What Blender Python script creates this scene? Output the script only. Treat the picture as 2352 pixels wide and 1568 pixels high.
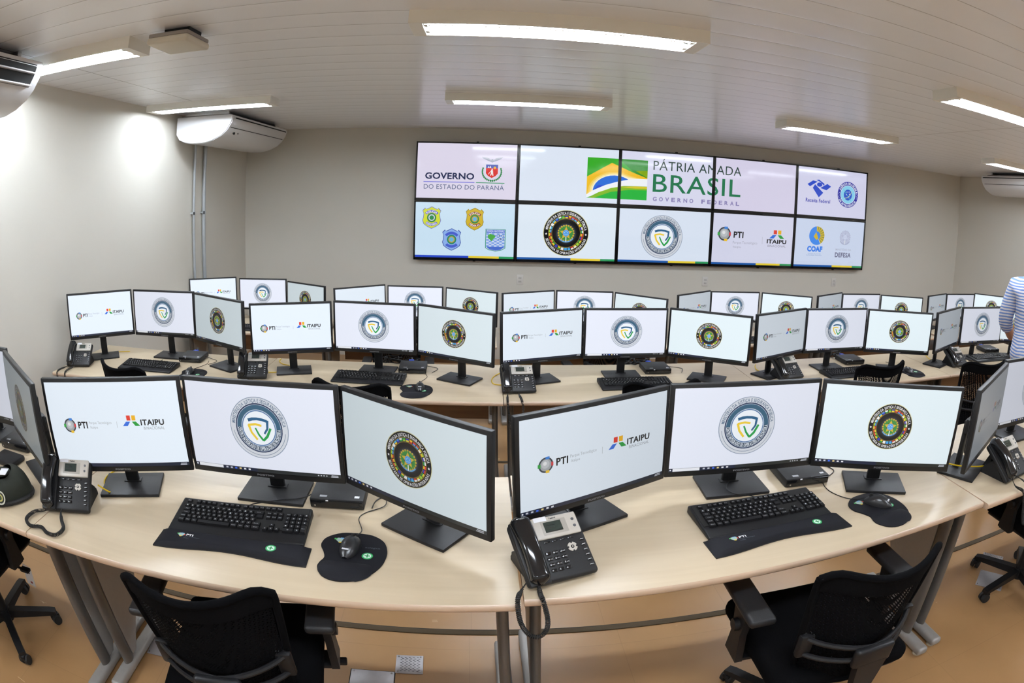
import bpy, bmesh, math, random
from mathutils import Matrix, Vector, geometry
PI = math.pi
random.seed(7)
sc = bpy.context.scene
for o in list(bpy.data.objects): bpy.data.objects.remove(o, do_unlink=True)
COL = sc.collection

# ------------------------------------------------------------------ camera (15 mm class fisheye lens, cropped frame)
CAM_R = [[0.987411, -0.022355, -0.156587], [-0.152654, 0.124572, -0.980397], [0.041423, 0.991959, 0.119591]]
camd = bpy.data.cameras.new('camera'); cam = bpy.data.objects.new('camera', camd); COL.objects.link(cam)
M4 = Matrix(CAM_R).to_4x4(); M4.translation = Vector((0, 0, 1.709)); cam.matrix_world = M4
camd.type = 'PANO'; camd.panorama_type = 'FISHEYE_EQUISOLID'
camd.sensor_fit = 'HORIZONTAL'; camd.sensor_width = 36; camd.fisheye_lens = 20.717; camd.fisheye_fov = PI
camd.shift_x = -0.0671; camd.shift_y = -0.1095
camd.clip_start = 0.02; camd.clip_end = 60
sc.camera = cam
# ------------------------------------------------------------------ exposure, world
sc.view_settings.view_transform = 'Standard'; sc.view_settings.look = 'None'
sc.view_settings.exposure = 0.0; sc.view_settings.gamma = 1.0; sc.view_settings.use_curve_mapping = False
world = bpy.data.worlds.new('world'); sc.world = world; world.use_nodes = True
world.node_tree.nodes['Background'].inputs[0].default_value = (0.5, 0.5, 0.5, 1)
world.node_tree.nodes['Background'].inputs[1].default_value = 0.02
sc.cycles.use_denoising = True
sc.cycles.max_bounces = 10; sc.cycles.diffuse_bounces = 8; sc.cycles.glossy_bounces = 4
TUBE = 99.0          # fluorescent tube emission
LCD = 1.02           # monitor panel luminance, seen head on
TVL = 0.92           # video wall luminance

# ------------------------------------------------------------------ materials
def lin(c): return c/12.92 if c <= .04045 else ((c+.055)/1.055)**2.4
def hx(h): h = h.lstrip('#'); return tuple(lin(int(h[i:i+2], 16)/255) for i in (0, 2, 4))
_M = {}
def mat(name, col, rough=.5, metal=0, spec=.5, noise=None, bump=0, coat=0):
    if name in _M: return _M[name]
    m = bpy.data.materials.new(name); m.use_nodes = True; nt = m.node_tree; N = nt.nodes; L = nt.links
    p = N['Principled BSDF']; c = hx(col) if isinstance(col, str) else col
    p.inputs['Base Color'].default_value = (*c, 1); p.inputs['Roughness'].default_value = rough
    p.inputs['Metallic'].default_value = metal; p.inputs['Specular IOR Level'].default_value = spec
    p.inputs['Coat Weight'].default_value = coat
    if noise:
        sc_, amt = noise
        t = N.new('ShaderNodeTexCoord'); n = N.new('ShaderNodeTexNoise'); n.inputs['Scale'].default_value = sc_
        n.inputs['Detail'].default_value = 4
        L.new(t.outputs['Object'], n.inputs['Vector'])
        r = N.new('ShaderNodeMapRange'); r.inputs['To Min'].default_value = 1-amt; r.inputs['To Max'].default_value = 1+amt
        L.new(n.outputs['Fac'], r.inputs['Value'])
        mx = N.new('ShaderNodeVectorMath'); mx.operation = 'SCALE'; mx.inputs[0].default_value = c
        L.new(r.outputs[0], mx.inputs['Scale']); L.new(mx.outputs[0], p.inputs['Base Color'])
        if bump:
            b = N.new('ShaderNodeBump'); b.inputs['Strength'].default_value = bump; b.inputs['Distance'].default_value = .002
            L.new(n.outputs['Fac'], b.inputs['Height']); L.new(b.outputs[0], p.inputs['Normal'])
    _M[name] = m; return m
def emit(name, col, s):
    if name in _M: return _M[name]
    m = bpy.data.materials.new(name); m.use_nodes = True; p = m.node_tree.nodes['Principled BSDF']
    c = hx(col) if isinstance(col, str) else col
    p.inputs['Base Color'].default_value = (*c, 1)
    p.inputs['Emission Color'].default_value = (*c, 1); p.inputs['Emission Strength'].default_value = s
    _M[name] = m; return m
def panel(col, kind='lcd'):
    """lit display pixels of one colour: luminance falls off away from the panel's axis as on real LCD panels"""
    name = 'pixels_%s_%s' % (kind, col.lstrip('#'))
    if name in _M: return _M[name]
    m = bpy.data.materials.new(name); m.use_nodes = True; N = m.node_tree.nodes; L = m.node_tree.links
    p = N['Principled BSDF']; c = hx(col)
    p.inputs['Base Color'].default_value = (.012, .012, .013, 1)
    p.inputs['Roughness'].default_value = .07 if kind == 'tv' else .38
    p.inputs['Specular IOR Level'].default_value = .5
    p.inputs['Emission Color'].default_value = (*c, 1)
    lw = N.new('ShaderNodeLayerWeight'); lw.inputs['Blend'].default_value = .5
    s = N.new('ShaderNodeMath'); s.operation = 'SUBTRACT'; s.inputs[0].default_value = 1.0
    L.new(lw.outputs['Facing'], s.inputs[1])
    pw = N.new('ShaderNodeMath'); pw.operation = 'POWER'; pw.inputs[1].default_value = .35 if kind == 'tv' else 1.0
    L.new(s.outputs[0], pw.inputs[0])
    k = N.new('ShaderNodeMath'); k.operation = 'MULTIPLY'; k.inputs[1].default_value = TVL if kind == 'tv' else LCD
    L.new(pw.outputs[0], k.inputs[0]); L.new(k.outputs[0], p.inputs['Emission Strength'])
    _M[name] = m; return m

BLK = mat('black_plastic', (.007, .007, .008), .45, spec=.3)
BLK2 = mat('matte_black_plastic', (.010, .010, .011), .5, spec=.35, noise=(400, .15), bump=.15)
BEZ = mat('dark_bezel_plastic', (.010, .010, .011), .42, spec=.35)
GLB = mat('gloss_black_plastic', (.008, .008, .009), .12)
FAB = mat('black_chair_fabric', (.003, .003, .0035), 1, spec=.06, noise=(300, .3), bump=.3)
WHT = mat('white_painted_metal', '#efeee6', .4)
ACW = mat('ac_white_plastic', '#d9d9db', .22)
GRY = mat('grey_powder_coat', '#96938f', .38, .2, noise=(60, .06))
DGR = mat('dark_grey_column', '#625f5b', .38, .35)
SIL = mat('silver_plastic', '#c3beb5', .35)
CHR = mat('bright_metal', (.6, .6, .6), .25, 1)
RUB = mat('black_rubber', (.01, .01, .01), .7)
YEL = mat('yellow_cable', '#e2bd10', .45)
BLU = mat('blue_connector', '#2a50c8', .4)
STK = mat('white_sticker', '#e6e8ee', .5)
LEG = mat('white_print', '#c9ccd0', .5)
DARK = mat('dark_recess', (.01, .01, .01), .8)
GALV = mat('galvanised_steel', '#b4b9bd', .4, .4, noise=(30, .1))

def wood_mat(name, c1, c2, rough=.35, axis=0):
    m = bpy.data.materials.new(name); m.use_nodes = True; N = m.node_tree.nodes; L = m.node_tree.links
    p = N['Principled BSDF']; t = N.new('ShaderNodeTexCoord'); mp = N.new('ShaderNodeMapping')
    mp.inputs['Scale'].default_value = (1.0, 16, 16) if axis == 0 else (26, 26, 1.2)
    L.new(t.outputs['Object'], mp.inputs[0])
    n = N.new('ShaderNodeTexNoise'); n.inputs['Scale'].default_value = 1.5; n.inputs['Detail'].default_value = 6; n.inputs['Distortion'].default_value = .6
    L.new(mp.outputs[0], n.inputs['Vector'])
    n2 = N.new('ShaderNodeTexNoise'); n2.inputs['Scale'].default_value = 2.2; L.new(t.outputs['Object'], n2.inputs['Vector'])
    ad = N.new('ShaderNodeMath'); ad.operation = 'MULTIPLY_ADD'; ad.inputs[1].default_value = .35
    L.new(n2.outputs['Fac'], ad.inputs[0]); L.new(n.outputs['Fac'], ad.inputs[2])
    r = N.new('ShaderNodeValToRGB'); r.color_ramp.elements[0].position = .45; r.color_ramp.elements[1].position = .85
    r.color_ramp.elements[0].color = (*hx(c1), 1); r.color_ramp.elements[1].color = (*hx(c2), 1)
    L.new(ad.outputs[0], r.inputs[0]); L.new(r.outputs[0], p.inputs['Base Color']); p.inputs['Roughness'].default_value = rough
    _M[name] = m; return m
WOOD = wood_mat('maple_laminate', '#c2b094', '#ccbb9f', .30)
EDGE = mat('maple_edge_band', '#bfa68e', .3)
MOD = wood_mat('modesty_laminate', '#7d6146', '#957656', .5)

def wall_mat():
    m = bpy.data.materials.new('painted_wall'); m.use_nodes = True; N = m.node_tree.nodes; L = m.node_tree.links
    p = N['Principled BSDF']; t = N.new('ShaderNodeTexCoord'); n = N.new('ShaderNodeTexNoise'); n.inputs['Scale'].default_value = 1.1; n.inputs['Detail'].default_value = 5
    L.new(t.outputs['Object'], n.inputs['Vector']); r = N.new('ShaderNodeValToRGB')
    r.color_ramp.elements[0].color = (*hx('#d1cdc3'), 1); r.color_ramp.elements[1].color = (*hx('#d6d2c8'), 1)
    L.new(n.outputs['Fac'], r.inputs[0]); L.new(r.outputs[0], p.inputs['Base Color']); p.inputs['Roughness'].default_value = .75
    f = N.new('ShaderNodeTexNoise'); f.inputs['Scale'].default_value = 180; L.new(t.outputs['Object'], f.inputs['Vector'])
    b = N.new('ShaderNodeBump'); b.inputs['Strength'].default_value = .12; b.inputs['Distance'].default_value = .002
    L.new(f.outputs['Fac'], b.inputs['Height']); L.new(b.outputs[0], p.inputs['Normal']); return m
def ceil_mat():
    """glossy PVC boards 0.2 m wide running along X, with two butt joints along Y"""
    m = bpy.data.materials.new('pvc_ceiling_boards'); m.use_nodes = True; N = m.node_tree.nodes; L = m.node_tree.links
    p = N['Principled BSDF']; g = N.new('ShaderNodeNewGeometry'); s = N.new('ShaderNodeSeparateXYZ'); L.new(g.outputs['Position'], s.inputs[0])
    def M(op, a, b=None):
        n = N.new('ShaderNodeMath'); n.operation = op
        for i, v in enumerate((a, b)):
            if v is None: continue
            if isinstance(v, (int, float)): n.inputs[i].default_value = v
            else: L.new(v, n.inputs[i])
        return n.outputs[0]
    fr = M('FRACT', M('DIVIDE', M('ADD', s.outputs['Y'], 10.02), .2))      # joints at y = .18 + .2 k
    d = M('ABSOLUTE', M('SUBTRACT', fr, .5))                                # 0 mid board .. .5 joint
    joint = M('GREATER_THAN', d, .487)
    crown = M('MULTIPLY', M('POWER', M('MULTIPLY', d, 2.0), 6.0), -1.0)
    def seam(x): return M('LESS_THAN', M('ABSOLUTE', M('SUBTRACT', s.outputs['X'], x)), .004)
    dark = M('MAXIMUM', M('MULTIPLY', joint, .5), M('MULTIPLY', M('MAXIMUM', seam(-2.6), seam(3.70)), .7))
    mix = N.new('ShaderNodeMix'); mix.data_type = 'RGBA'; L.new(dark, mix.inputs[0])
    mix.inputs[6].default_value = (*hx('#f6f9ff'), 1); mix.inputs[7].default_value = (*hx('#6a6866'), 1)
    L.new(mix.outputs[2], p.inputs['Base Color']); p.inputs['Roughness'].default_value = .24; p.inputs['Specular IOR Level'].default_value = .5
    # each board tilts / undulates slightly
    idx = M('FLOOR', M('DIVIDE', M('ADD', s.outputs['Y'], 10.02), .2))
    wn = N.new('ShaderNodeTexWhiteNoise'); wn.noise_dimensions = '1D'; L.new(idx, wn.inputs['W'])
    tilt = M('MULTIPLY', M('SUBTRACT', fr, .5), M('MULTIPLY', M('SUBTRACT', wn.outputs['Value'], .5), 1.6))
    h = M('ADD', crown, tilt)
    b = N.new('ShaderNodeBump'); b.inputs['Strength'].default_value = .6; b.inputs['Distance'].default_value = .0022
    L.new(h, b.inputs['Height']); L.new(b.outputs[0], p.inputs['Normal']); return m
def floor_mat():
    m = bpy.data.materials.new('tan_vinyl_floor'); m.use_nodes = True; N = m.node_tree.nodes; L = m.node_tree.links
    p = N['Principled BSDF']; g = N.new('ShaderNodeNewGeometry')
    n = N.new('ShaderNodeTexNoise'); n.inputs['Scale'].default_value = 2.0; n.inputs['Detail'].default_value = 8; L.new(g.outputs['Position'], n.inputs['Vector'])
    r = N.new('ShaderNodeValToRGB'); r.color_ramp.elements[0].position = .3; r.color_ramp.elements[1].position = .75
    r.color_ramp.elements[0].color = (*hx('#9c774f'), 1); r.color_ramp.elements[1].color = (*hx('#ad875c'), 1)
    L.new(n.outputs['Fac'], r.inputs[0])
    mp = N.new('ShaderNodeMapping'); mp.inputs['Scale'].default_value = (3.2, 22, 1); mp.inputs['Rotation'].default_value = (0, 0, .5); L.new(g.outputs['Position'], mp.inputs[0])
    v = N.new('ShaderNodeTexVoronoi'); v.feature = 'DISTANCE_TO_EDGE'; v.inputs['Scale'].default_value = .9; L.new(mp.outputs[0], v.inputs['Vector'])
    n3 = N.new('ShaderNodeTexNoise'); n3.inputs['Scale'].default_value = 7; L.new(g.outputs['Position'], n3.inputs['Vector'])
    a = N.new('ShaderNodeMath'); a.operation = 'LESS_THAN'; a.inputs[1].default_value = .012; L.new(v.outputs['Distance'], a.inputs[0])
    b2 = N.new('ShaderNodeMath'); b2.operation = 'GREATER_THAN'; b2.inputs[1].default_value = .70; L.new(n3.outputs['Fac'], b2.inputs[0])
    c = N.new('ShaderNodeMath'); c.operation = 'MULTIPLY'; L.new(a.outputs[0], c.inputs[0]); L.new(b2.outputs[0], c.inputs[1])
    br = N.new('ShaderNodeTexBrick'); br.offset = 0; br.inputs['Scale'].default_value = 1; br.inputs['Brick Width'].default_value = .6; br.inputs['Row Height'].default_value = .6
    br.inputs['Mortar Size'].default_value = .0016; br.inputs['Color1'].default_value = (1, 1, 1, 1); br.inputs['Color2'].default_value = (.96, .96, .96, 1); br.inputs['Mortar'].default_value = (.86, .86, .86, 1)
    mb = N.new('ShaderNodeMapping'); mb.inputs['Location'].default_value = (.1, .09, 0); L.new(g.outputs['Position'], mb.inputs[0]); L.new(mb.outputs[0], br.inputs['Vector'])
    mu = N.new('ShaderNodeMix'); mu.data_type = 'RGBA'; mu.blend_type = 'MULTIPLY'; mu.inputs[0].default_value = 1; L.new(r.outputs[0], mu.inputs[6]); L.new(br.outputs['Color'], mu.inputs[7])
    mi = N.new('ShaderNodeMix'); mi.data_type = 'RGBA'; L.new(c.outputs[0], mi.inputs[0]); L.new(mu.outputs[2], mi.inputs[6]); mi.inputs[7].default_value = (*hx('#d8bf9c'), 1)
    L.new(mi.outputs[2], p.inputs['Base Color']); p.inputs['Roughness'].default_value = .3; return m
def mesh_fabric():
    m = bpy.data.materials.new('open_mesh_fabric'); m.use_nodes = True; N = m.node_tree.nodes; L = m.node_tree.links
    p = N['Principled BSDF']; p.inputs['Base Color'].default_value = (.003, .003, .0035, 1); p.inputs['Roughness'].default_value = 1; p.inputs['Specular IOR Level'].default_value = .05
    t = N.new('ShaderNodeTexCoord'); v = N.new('ShaderNodeTexVoronoi'); v.inputs['Scale'].default_value = 150; v.inputs['Randomness'].default_value = .1
    mp = N.new('ShaderNodeMapping'); mp.inputs['Rotation'].default_value = (0, .785, 0); L.new(t.outputs['Object'], mp.inputs[0]); L.new(mp.outputs[0], v.inputs['Vector'])
    a = N.new('ShaderNodeMath'); a.operation = 'GREATER_THAN'; a.inputs[1].default_value = .33; L.new(v.outputs['Distance'], a.inputs[0])
    L.new(a.outputs[0], p.inputs['Alpha']); return m
WALL = wall_mat(); CEIL = ceil_mat(); FLOOR = floor_mat(); MESHF = mesh_fabric()

# ------------------------------------------------------------------ mesh helpers
class MB:
    def __init__(s): s.v = []; s.f = []; s.m = []; s.mats = []; s.T = Matrix()
    def mi(s, m):
        if m not in s.mats: s.mats.append(m)
        return s.mats.index(m)
    def add(s, vs, fs, m, T=None):
        T = s.T @ (T or Matrix()); b = len(s.v); k = s.mi(m)
        s.v += [tuple(T @ Vector(v)) for v in vs]
        s.f += [tuple(b+i for i in f) for f in fs]; s.m += [k]*len(fs)
    def bm(s, bm, m, T=None):
        bm.verts.index_update(); s.add([v.co.copy() for v in bm.verts], [[v.index for v in f.verts] for f in bm.faces], m, T); bm.free()
    def box(s, c, d, m, bev=0, seg=2, T=None, rz=0):
        bm = bmesh.new(); bmesh.ops.create_cube(bm, size=1)
        for v in bm.verts: v.co = Vector((v.co.x*d[0], v.co.y*d[1], v.co.z*d[2]))
        if bev: bmesh.ops.bevel(bm, geom=list(bm.edges), offset=min(bev, min(d)*.49), segments=seg, profile=.5, affect='EDGES', clamp_overlap=True)
        s.bm(bm, m, (T or Matrix()) @ Matrix.Translation(c) @ Matrix.Rotation(rz, 4, 'Z'))
    def cyl(s, p0, p1, r0, r1, m, n=16, caps=True, T=None):
        p0, p1 = Vector(p0), Vector(p1); d = (p1-p0).normalized()
        u = d.orthogonal().normalized(); w = d.cross(u); vs = []; fs = []
        for p, r in ((p0, r0), (p1, r1)):
            for i in range(n): a = 2*PI*i/n; vs.append(p+u*(r*math.cos(a))+w*(r*math.sin(a)))
        fs = [(i, (i+1) % n, n+(i+1) % n, n+i) for i in range(n)]
        if caps: fs += [tuple(range(n-1, -1, -1)), tuple(range(n, 2*n))]
        s.add(vs, fs, m, T)
    def tube(s, pts, r, m, n=8, T=None, closed=False):
        pts = [Vector(p) for p in pts]; vs = []; fs = []; K = len(pts); u = None
        for k, p in enumerate(pts):
            d = (pts[min(k+1, K-1)]-pts[max(k-1, 0)]).normalized()
            u = d.orthogonal().normalized() if u is None else (u-d*u.dot(d)).normalized()
            w = d.cross(u); rr = r[k] if isinstance(r, (list, tuple)) else r
            for i in range(n): a = 2*PI*i/n; vs.append(p+u*(rr*math.cos(a))+w*(rr*math.sin(a)))
        for k in range(K-1):
            for i in range(n): fs.append((k*n+i, k*n+(i+1) % n, (k+1)*n+(i+1) % n, (k+1)*n+i))
        fs += [tuple(range(n-1, -1, -1)), tuple(range((K-1)*n, K*n))]
        s.add(vs, fs, m, T)
    def prism(s, poly, a0, a1, m, axis='Z', T=None):
        """poly in 2-D extruded from a0 to a1: Z -> (x,y,a); Y -> (x,a,y); X -> (a,x,y)"""
        f3 = {'Z': lambda p, a: (p[0], p[1], a), 'Y': lambda p, a: (p[0], a, p[1]), 'X': lambda p, a: (a, p[0], p[1])}[axis]
        n = len(poly); vs = [f3(p, a0) for p in poly]+[f3(p, a1) for p in poly]
        fs = [(i, (i+1) % n, n+(i+1) % n, n+i) for i in range(n)]
        tri = geometry.tessellate_polygon([[Vector((p[0], p[1], 0)) for p in poly]])
        fs += [tuple(reversed(t)) for t in tri]+[tuple(n+i for i in t) for t in tri]
        s.add(vs, fs, m, T)
    def grid(s, fn, nu, nv, m, thick=0, T=None):
        P = [[Vector(fn(i/nu, j/nv)) for i in range(nu+1)] for j in range(nv+1)]
        vs = [p for row in P for p in row]; W = nu+1
        fs = [(j*W+i, j*W+i+1, (j+1)*W+i+1, (j+1)*W+i) for j in range(nv) for i in range(nu)]
        if thick:
            nrm = []
            for j in range(nv+1):
                for i in range(nu+1):
                    a = P[j][min(i+1, nu)]-P[j][max(i-1, 0)]; b = P[min(j+1, nv)][i]-P[max(j-1, 0)][i]
                    nrm.append(a.cross(b).normalized())
            B = len(vs); vs = vs+[v-n*thick for v, n in zip(vs, nrm)]
            fs = fs+[tuple(B+i for i in reversed(f)) for f in fs]
            for i in range(nu): fs.append((i+1, i, B+i, B+i+1)); a = nv*W+i; fs.append((a, a+1, B+a+1, B+a))
            for j in range(nv): a = j*W; fs.append((a, a+W, B+a+W, B+a)); a = j*W+nu; fs.append((a+W, a, B+a, B+a+W))
        s.add(vs, fs, m, T)
    def sph(s, c, r, m, n=14, k=9, T=None, sc_=(1, 1, 1)):
        bm = bmesh.new(); bmesh.ops.create_uvsphere(bm, u_segments=n, v_segments=k, radius=r)
        for v in bm.verts: v.co = Vector((v.co.x*sc_[0], v.co.y*sc_[1], v.co.z*sc_[2]))
        s.bm(bm, m, (T or Matrix()) @ Matrix.Translation(c))
    def mesh(s, name, smooth=35):
        me = bpy.data.meshes.new(name); me.from_pydata(s.v, [], s.f)
        for m in s.mats: me.materials.append(m)
        me.polygons.foreach_set('material_index', s.m)
        me.update()
        if smooth:
            me.polygons.foreach_set('use_smooth', [True]*len(me.polygons)); me.set_sharp_from_angle(angle=math.radians(smooth))
        return me
    def obj(s, name, parent=None, loc=(0, 0, 0), rot=(0, 0, 0), smooth=35):
        o = bpy.data.objects.new(name, s.mesh(name, smooth)); COL.objects.link(o)
        o.location = loc; o.rotation_euler = rot
        if parent: o.parent = parent
        return o
def tag(o, label, cat, group=None, kind=None):
    if label: o['label'] = label
    if cat: o['category'] = cat
    if group: o['group'] = group
    if kind: o['kind'] = kind
    return o
def thing(name, label, cat, loc=(0, 0, 0), rz=0, group=None):
    o = bpy.data.objects.new(name, None); COL.objects.link(o); o.empty_display_size = .05
    o.location = loc; o.rotation_euler = (0, 0, rz); return tag(o, label, cat, group)
def inst(name, me, parent, loc=(0, 0, 0), rot=(0, 0, 0)):
    o = bpy.data.objects.new(name, me); COL.objects.link(o); o.parent = parent; o.location = loc; o.rotation_euler = rot; return o
def struct(o): o['kind'] = 'structure'; return o
def smooth_path(P, k=8):
    P = [Vector(p) for p in P]; out = []
    for i in range(len(P)-1):
        a, b, c, d = P[max(i-1, 0)], P[i], P[i+1], P[min(i+2, len(P)-1)]
        for j in range(k):
            t = j/k; out.append(.5*((2*b)+(c-a)*t+(2*a-5*b+4*c-d)*t*t+(3*b-a-3*c+d)*t**3))
    out.append(P[-1]); return out

# ------------------------------------------------------------------ flat graphics (screens, prints)
_G = {}
def glyphs(s, bold=0):
    """triangles of a line of text at size 1 and its bounds"""
    key = (s, bold)
    if key in _G: return _G[key]
    cu = bpy.data.curves.new('t', 'FONT'); cu.body = s; cu.size = 1; cu.offset = bold; cu.space_character = 1.05; cu.resolution_u = 3; cu.fill_mode = 'FRONT'
    ob = bpy.data.objects.new('t', cu); COL.objects.link(ob); dg = bpy.context.evaluated_depsgraph_get()
    me = ob.evaluated_get(dg).to_mesh()
    me.calc_loop_triangles(); vs = [(v.co.x, v.co.y) for v in me.vertices]; tr = [tuple(p.vertices) for p in me.loop_triangles]
    ob.evaluated_get(dg).to_mesh_clear(); bpy.data.objects.remove(ob); bpy.data.curves.remove(cu)
    b = (min(v[0] for v in vs), min(v[1] for v in vs), max(v[0] for v in vs), max(v[1] for v in vs)) if vs else (0, 0, .3, .7)
    _G[key] = (vs, tr, b); return _G[key]
def clip(poly, box):
    x0, y0, x1, y1 = box
    for ax, lim, sg in ((0, x0, 1), (0, x1, -1), (1, y0, 1), (1, y1, -1)):
        out = []
        for i in range(len(poly)):
            a, b = poly[i-1], poly[i]; da, db = (a[ax]-lim)*sg, (b[ax]-lim)*sg
            if (da < 0) != (db < 0):
                t = da/(da-db); out.append((a[0]+(b[0]-a[0])*t, a[1]+(b[1]-a[1])*t))
            if db >= 0: out.append(b)
        poly = out
        if len(poly) < 3: return []
    return poly
class Gfx:
    def __init__(s, kind='lcd', box=None, T=None, pfn=None):
        s.p = []; s.kind = kind; s.box = box; s.tf = T or (lambda x, y: (x, y)); s.mf = pfn or (lambda c: panel(c, s.kind)); s.L = 0
    def conv(s, poly, col, layer=None):
        poly = [s.tf(*q) for q in poly]
        if s.box: poly = clip(poly, s.box)
        if len(poly) >= 3: s.p.append((poly, col, s.L if layer is None else layer))
    def poly(s, pts, col):
        for t in geometry.tessellate_polygon([[Vector((p[0], p[1], 0)) for p in pts]]):
            s.conv([pts[i] for i in t], col)
    def rect(s, x0, y0, x1, y1, col): s.conv([(x0, y0), (x1, y0), (x1, y1), (x0, y1)], col)
    def disc(s, cx, cy, r, col, n=40, ry=None): s.conv([(cx+r*math.cos(2*PI*i/n), cy+(ry or r)*math.sin(2*PI*i/n)) for i in range(n)], col)
    def ring(s, cx, cy, r0, r1, col, a0=0, a1=360, n=56, k=1):
        n = max(2, int(n*abs(a1-a0)/360))
        for i in range(n):
            a, b = math.radians(a0+(a1-a0)*i/n), math.radians(a0+(a1-a0)*(i+1)/n)
            s.conv([(cx+r*math.cos(t), cy+r*k*math.sin(t)) for r, t in ((r0, a), (r1, a), (r1, b), (r0, b))], col)
    def stroke(s, pts, w, col):
        if not isinstance(w, (list, tuple)): w = [w]*len(pts)
        L = []; R = []
        for i, p in enumerate(pts):
            a, b = pts[max(i-1, 0)], pts[min(i+1, len(pts)-1)]; dx, dy = b[0]-a[0], b[1]-a[1]; l = math.hypot(dx, dy) or 1
            nx, ny = -dy/l*w[i]/2, dx/l*w[i]/2; L.append((p[0]+nx, p[1]+ny)); R.append((p[0]-nx, p[1]-ny))
        for i in range(len(pts)-1): s.conv([L[i], L[i+1], R[i+1], R[i]], col)
    def text(s, t, x0, y0, x1, y1, col, bold=0):
        vs, tr, b = glyphs(t, bold); sx = (x1-x0)/(b[2]-b[0]); sy = (y1-y0)/(b[3]-b[1])
        q = [(x0+(v[0]-b[0])*sx, y0+(v[1]-b[1])*sy) for v in vs]
        for f in tr: s.conv([q[i] for i in f], col)
    def arc(s, t, cx, cy, r, a0, a1, h, col, bold=0, inner=False, k=1):
        """letters of height h along an arc from angle a0 to a1 (deg); inner: tops point to the centre"""
        adv = []
        for ch in t:
            if ch == ' ': adv.append(.34); continue
            b = glyphs(ch, bold)[2]; adv.append(b[2]-b[0]+.11)
        tot = sum(adv); H = .73; sy = h/H; A = math.radians(a1-a0); sx = abs(A)*r/tot; pos = 0
        for ch, w in zip(t, adv):
            if ch != ' ':
                vs, tr, b = glyphs(ch, bold); am = math.radians(a0)+A*(pos+w/2)/tot
                up = Vector((math.cos(am), math.sin(am))); up = -up if inner else up; rt = Vector((up.y, -up.x)); base = Vector((math.cos(am), math.sin(am)))*r
                q = []
                for v in vs:
                    p = base+rt*((v[0]-(b[0]+b[2])/2)*sx)+up*((v[1]-H/2)*sy); q.append((cx+p.x, cy+p.y*k))
                for f in tr: s.conv([q[i] for i in f], col)
            pos += w
    def star(s, cx, cy, r, col, n=5, ri=.42, rot=90):
        pts = []
        for i in range(2*n):
            a = math.radians(rot+180*i/n); rr = r if i % 2 == 0 else r*ri; pts.append((cx+rr*math.cos(a), cy+rr*math.sin(a)))
        for i in range(2*n): s.conv([(cx, cy), pts[i], pts[(i+1) % (2*n)]], col)
    def to(s, mb, y=0, dz=.00012, frame=None):
        """faces in the XZ plane, facing -Y, later layers nearer to the viewer; or any frame(x,y,h)"""
        f3 = frame or (lambda x, z, h: (x, y-h, z))
        for poly, col, l in s.p:
            ar = sum(poly[i-1][0]*poly[i][1]-poly[i][0]*poly[i-1][1] for i in range(len(poly)))
            if ar < 0: poly = poly[::-1]
            mb.add([f3(px, py, l*dz) for px, py in poly], [tuple(range(len(poly)))], s.mf(col))

def seal_blue(g, cx, cy, R):
    L0 = g.L; old = g.tf; g.tf = lambda x, y: old(cx+x*R, cy+y*R)
    g.disc(0, 0, 1, '#8494ac'); g.L += 1; g.disc(0, 0, .978, '#d6dbe4'); g.L += 1
    g.ring(0, 0, .885, .90, '#6c7f98', 188, 352); g.disc(0, 0, .80, '#1c3054'); g.L += 1
    g.ring(0, 0, .745, .76, '#b8c4d6'); g.ring(0, 0, .60, .745, '#37627e', 0, 180); g.ring(0, 0, .60, .745, '#31485f', 180, 360)
    g.ring(0, 0, .575, .60, '#c4d0e0'); g.ring(0, 0, .545, .575, '#4a74a8'); g.disc(0, 0, .545, '#f2f8ff'); g.L += 1
    g.arc('MINISTÉRIO DA JUSTIÇA E SEGURANÇA PÚBLICA', 0, 0, .885, 173, 6, .12, '#5f7690', .02)
    g.arc('CENTRO INTEGRADO DE OPERAÇÕES DE FRONTEIRA', 0, 0, .672, 180, 360, .115, '#e6edf5', .03, inner=True)
    g.stroke([(-.35, .24), (-.2, .285), (-.05, .30), (.13, .285), (.30, .24)], [.10, .10, .09, .09, .09], '#25618c')
    g.stroke([(.315, .27), (.29, .0), (.17, -.17)], [.085, .075, .06], '#25618c')
    g.stroke([(.10, .085), (-.1, .125), (-.35, .085)], [.07, .075, .075], '#f4d23c')
    g.stroke([(-.345, .10), (-.27, -.15), (-.09, -.38)], [.085, .075, .075], '#f4d23c')
    g.stroke([(-.12, -.0), (-.02, -.22), (.12, -.40)], [.055, .065, .075], '#22a34c')
    g.stroke([(.11, -.40), (.26, -.25), (.40, .02)], [.075, .085, .075], '#22a34c')
    g.tf = old; g.L = L0
FLG = ['#2fa34b', '#e8d53c', '#4f8fe0', '#e34040', '#f2f2f2', '#3a3fb8', '#9fd03c', '#f2f2f2', '#d0402f', '#49b8e8', '#f4c92c', '#efefef']
def coat(g, r, base='#d9b63c', lf='#3e9144', bl='#58a6ea', rib='#68a9df'):
    n = 20
    for i in range(n):
        a = math.radians(i*360/n); g.disc(r*math.cos(a), r*math.sin(a), r*.13, base, 8)
    g.ring(0, 0, r*.55, r, lf, n=30); g.L += 1; g.star(0, 0, r*.86, base, 5, .5); g.L += 1
    g.disc(0, 0, r*.42, bl, 20); g.L += 1
    for a in (90, 162, 234, 306, 18): g.disc(r*.22*math.cos(math.radians(a)), r*.22*math.sin(math.radians(a)), r*.05, '#eef6ff', 6)
    g.ring(0, 0, r*1.08, r*1.22, rib, 215, 325, 40); g.rect(-r*.06, -r*1.2, r*.06, -r*.5, '#e8eef4')
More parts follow.
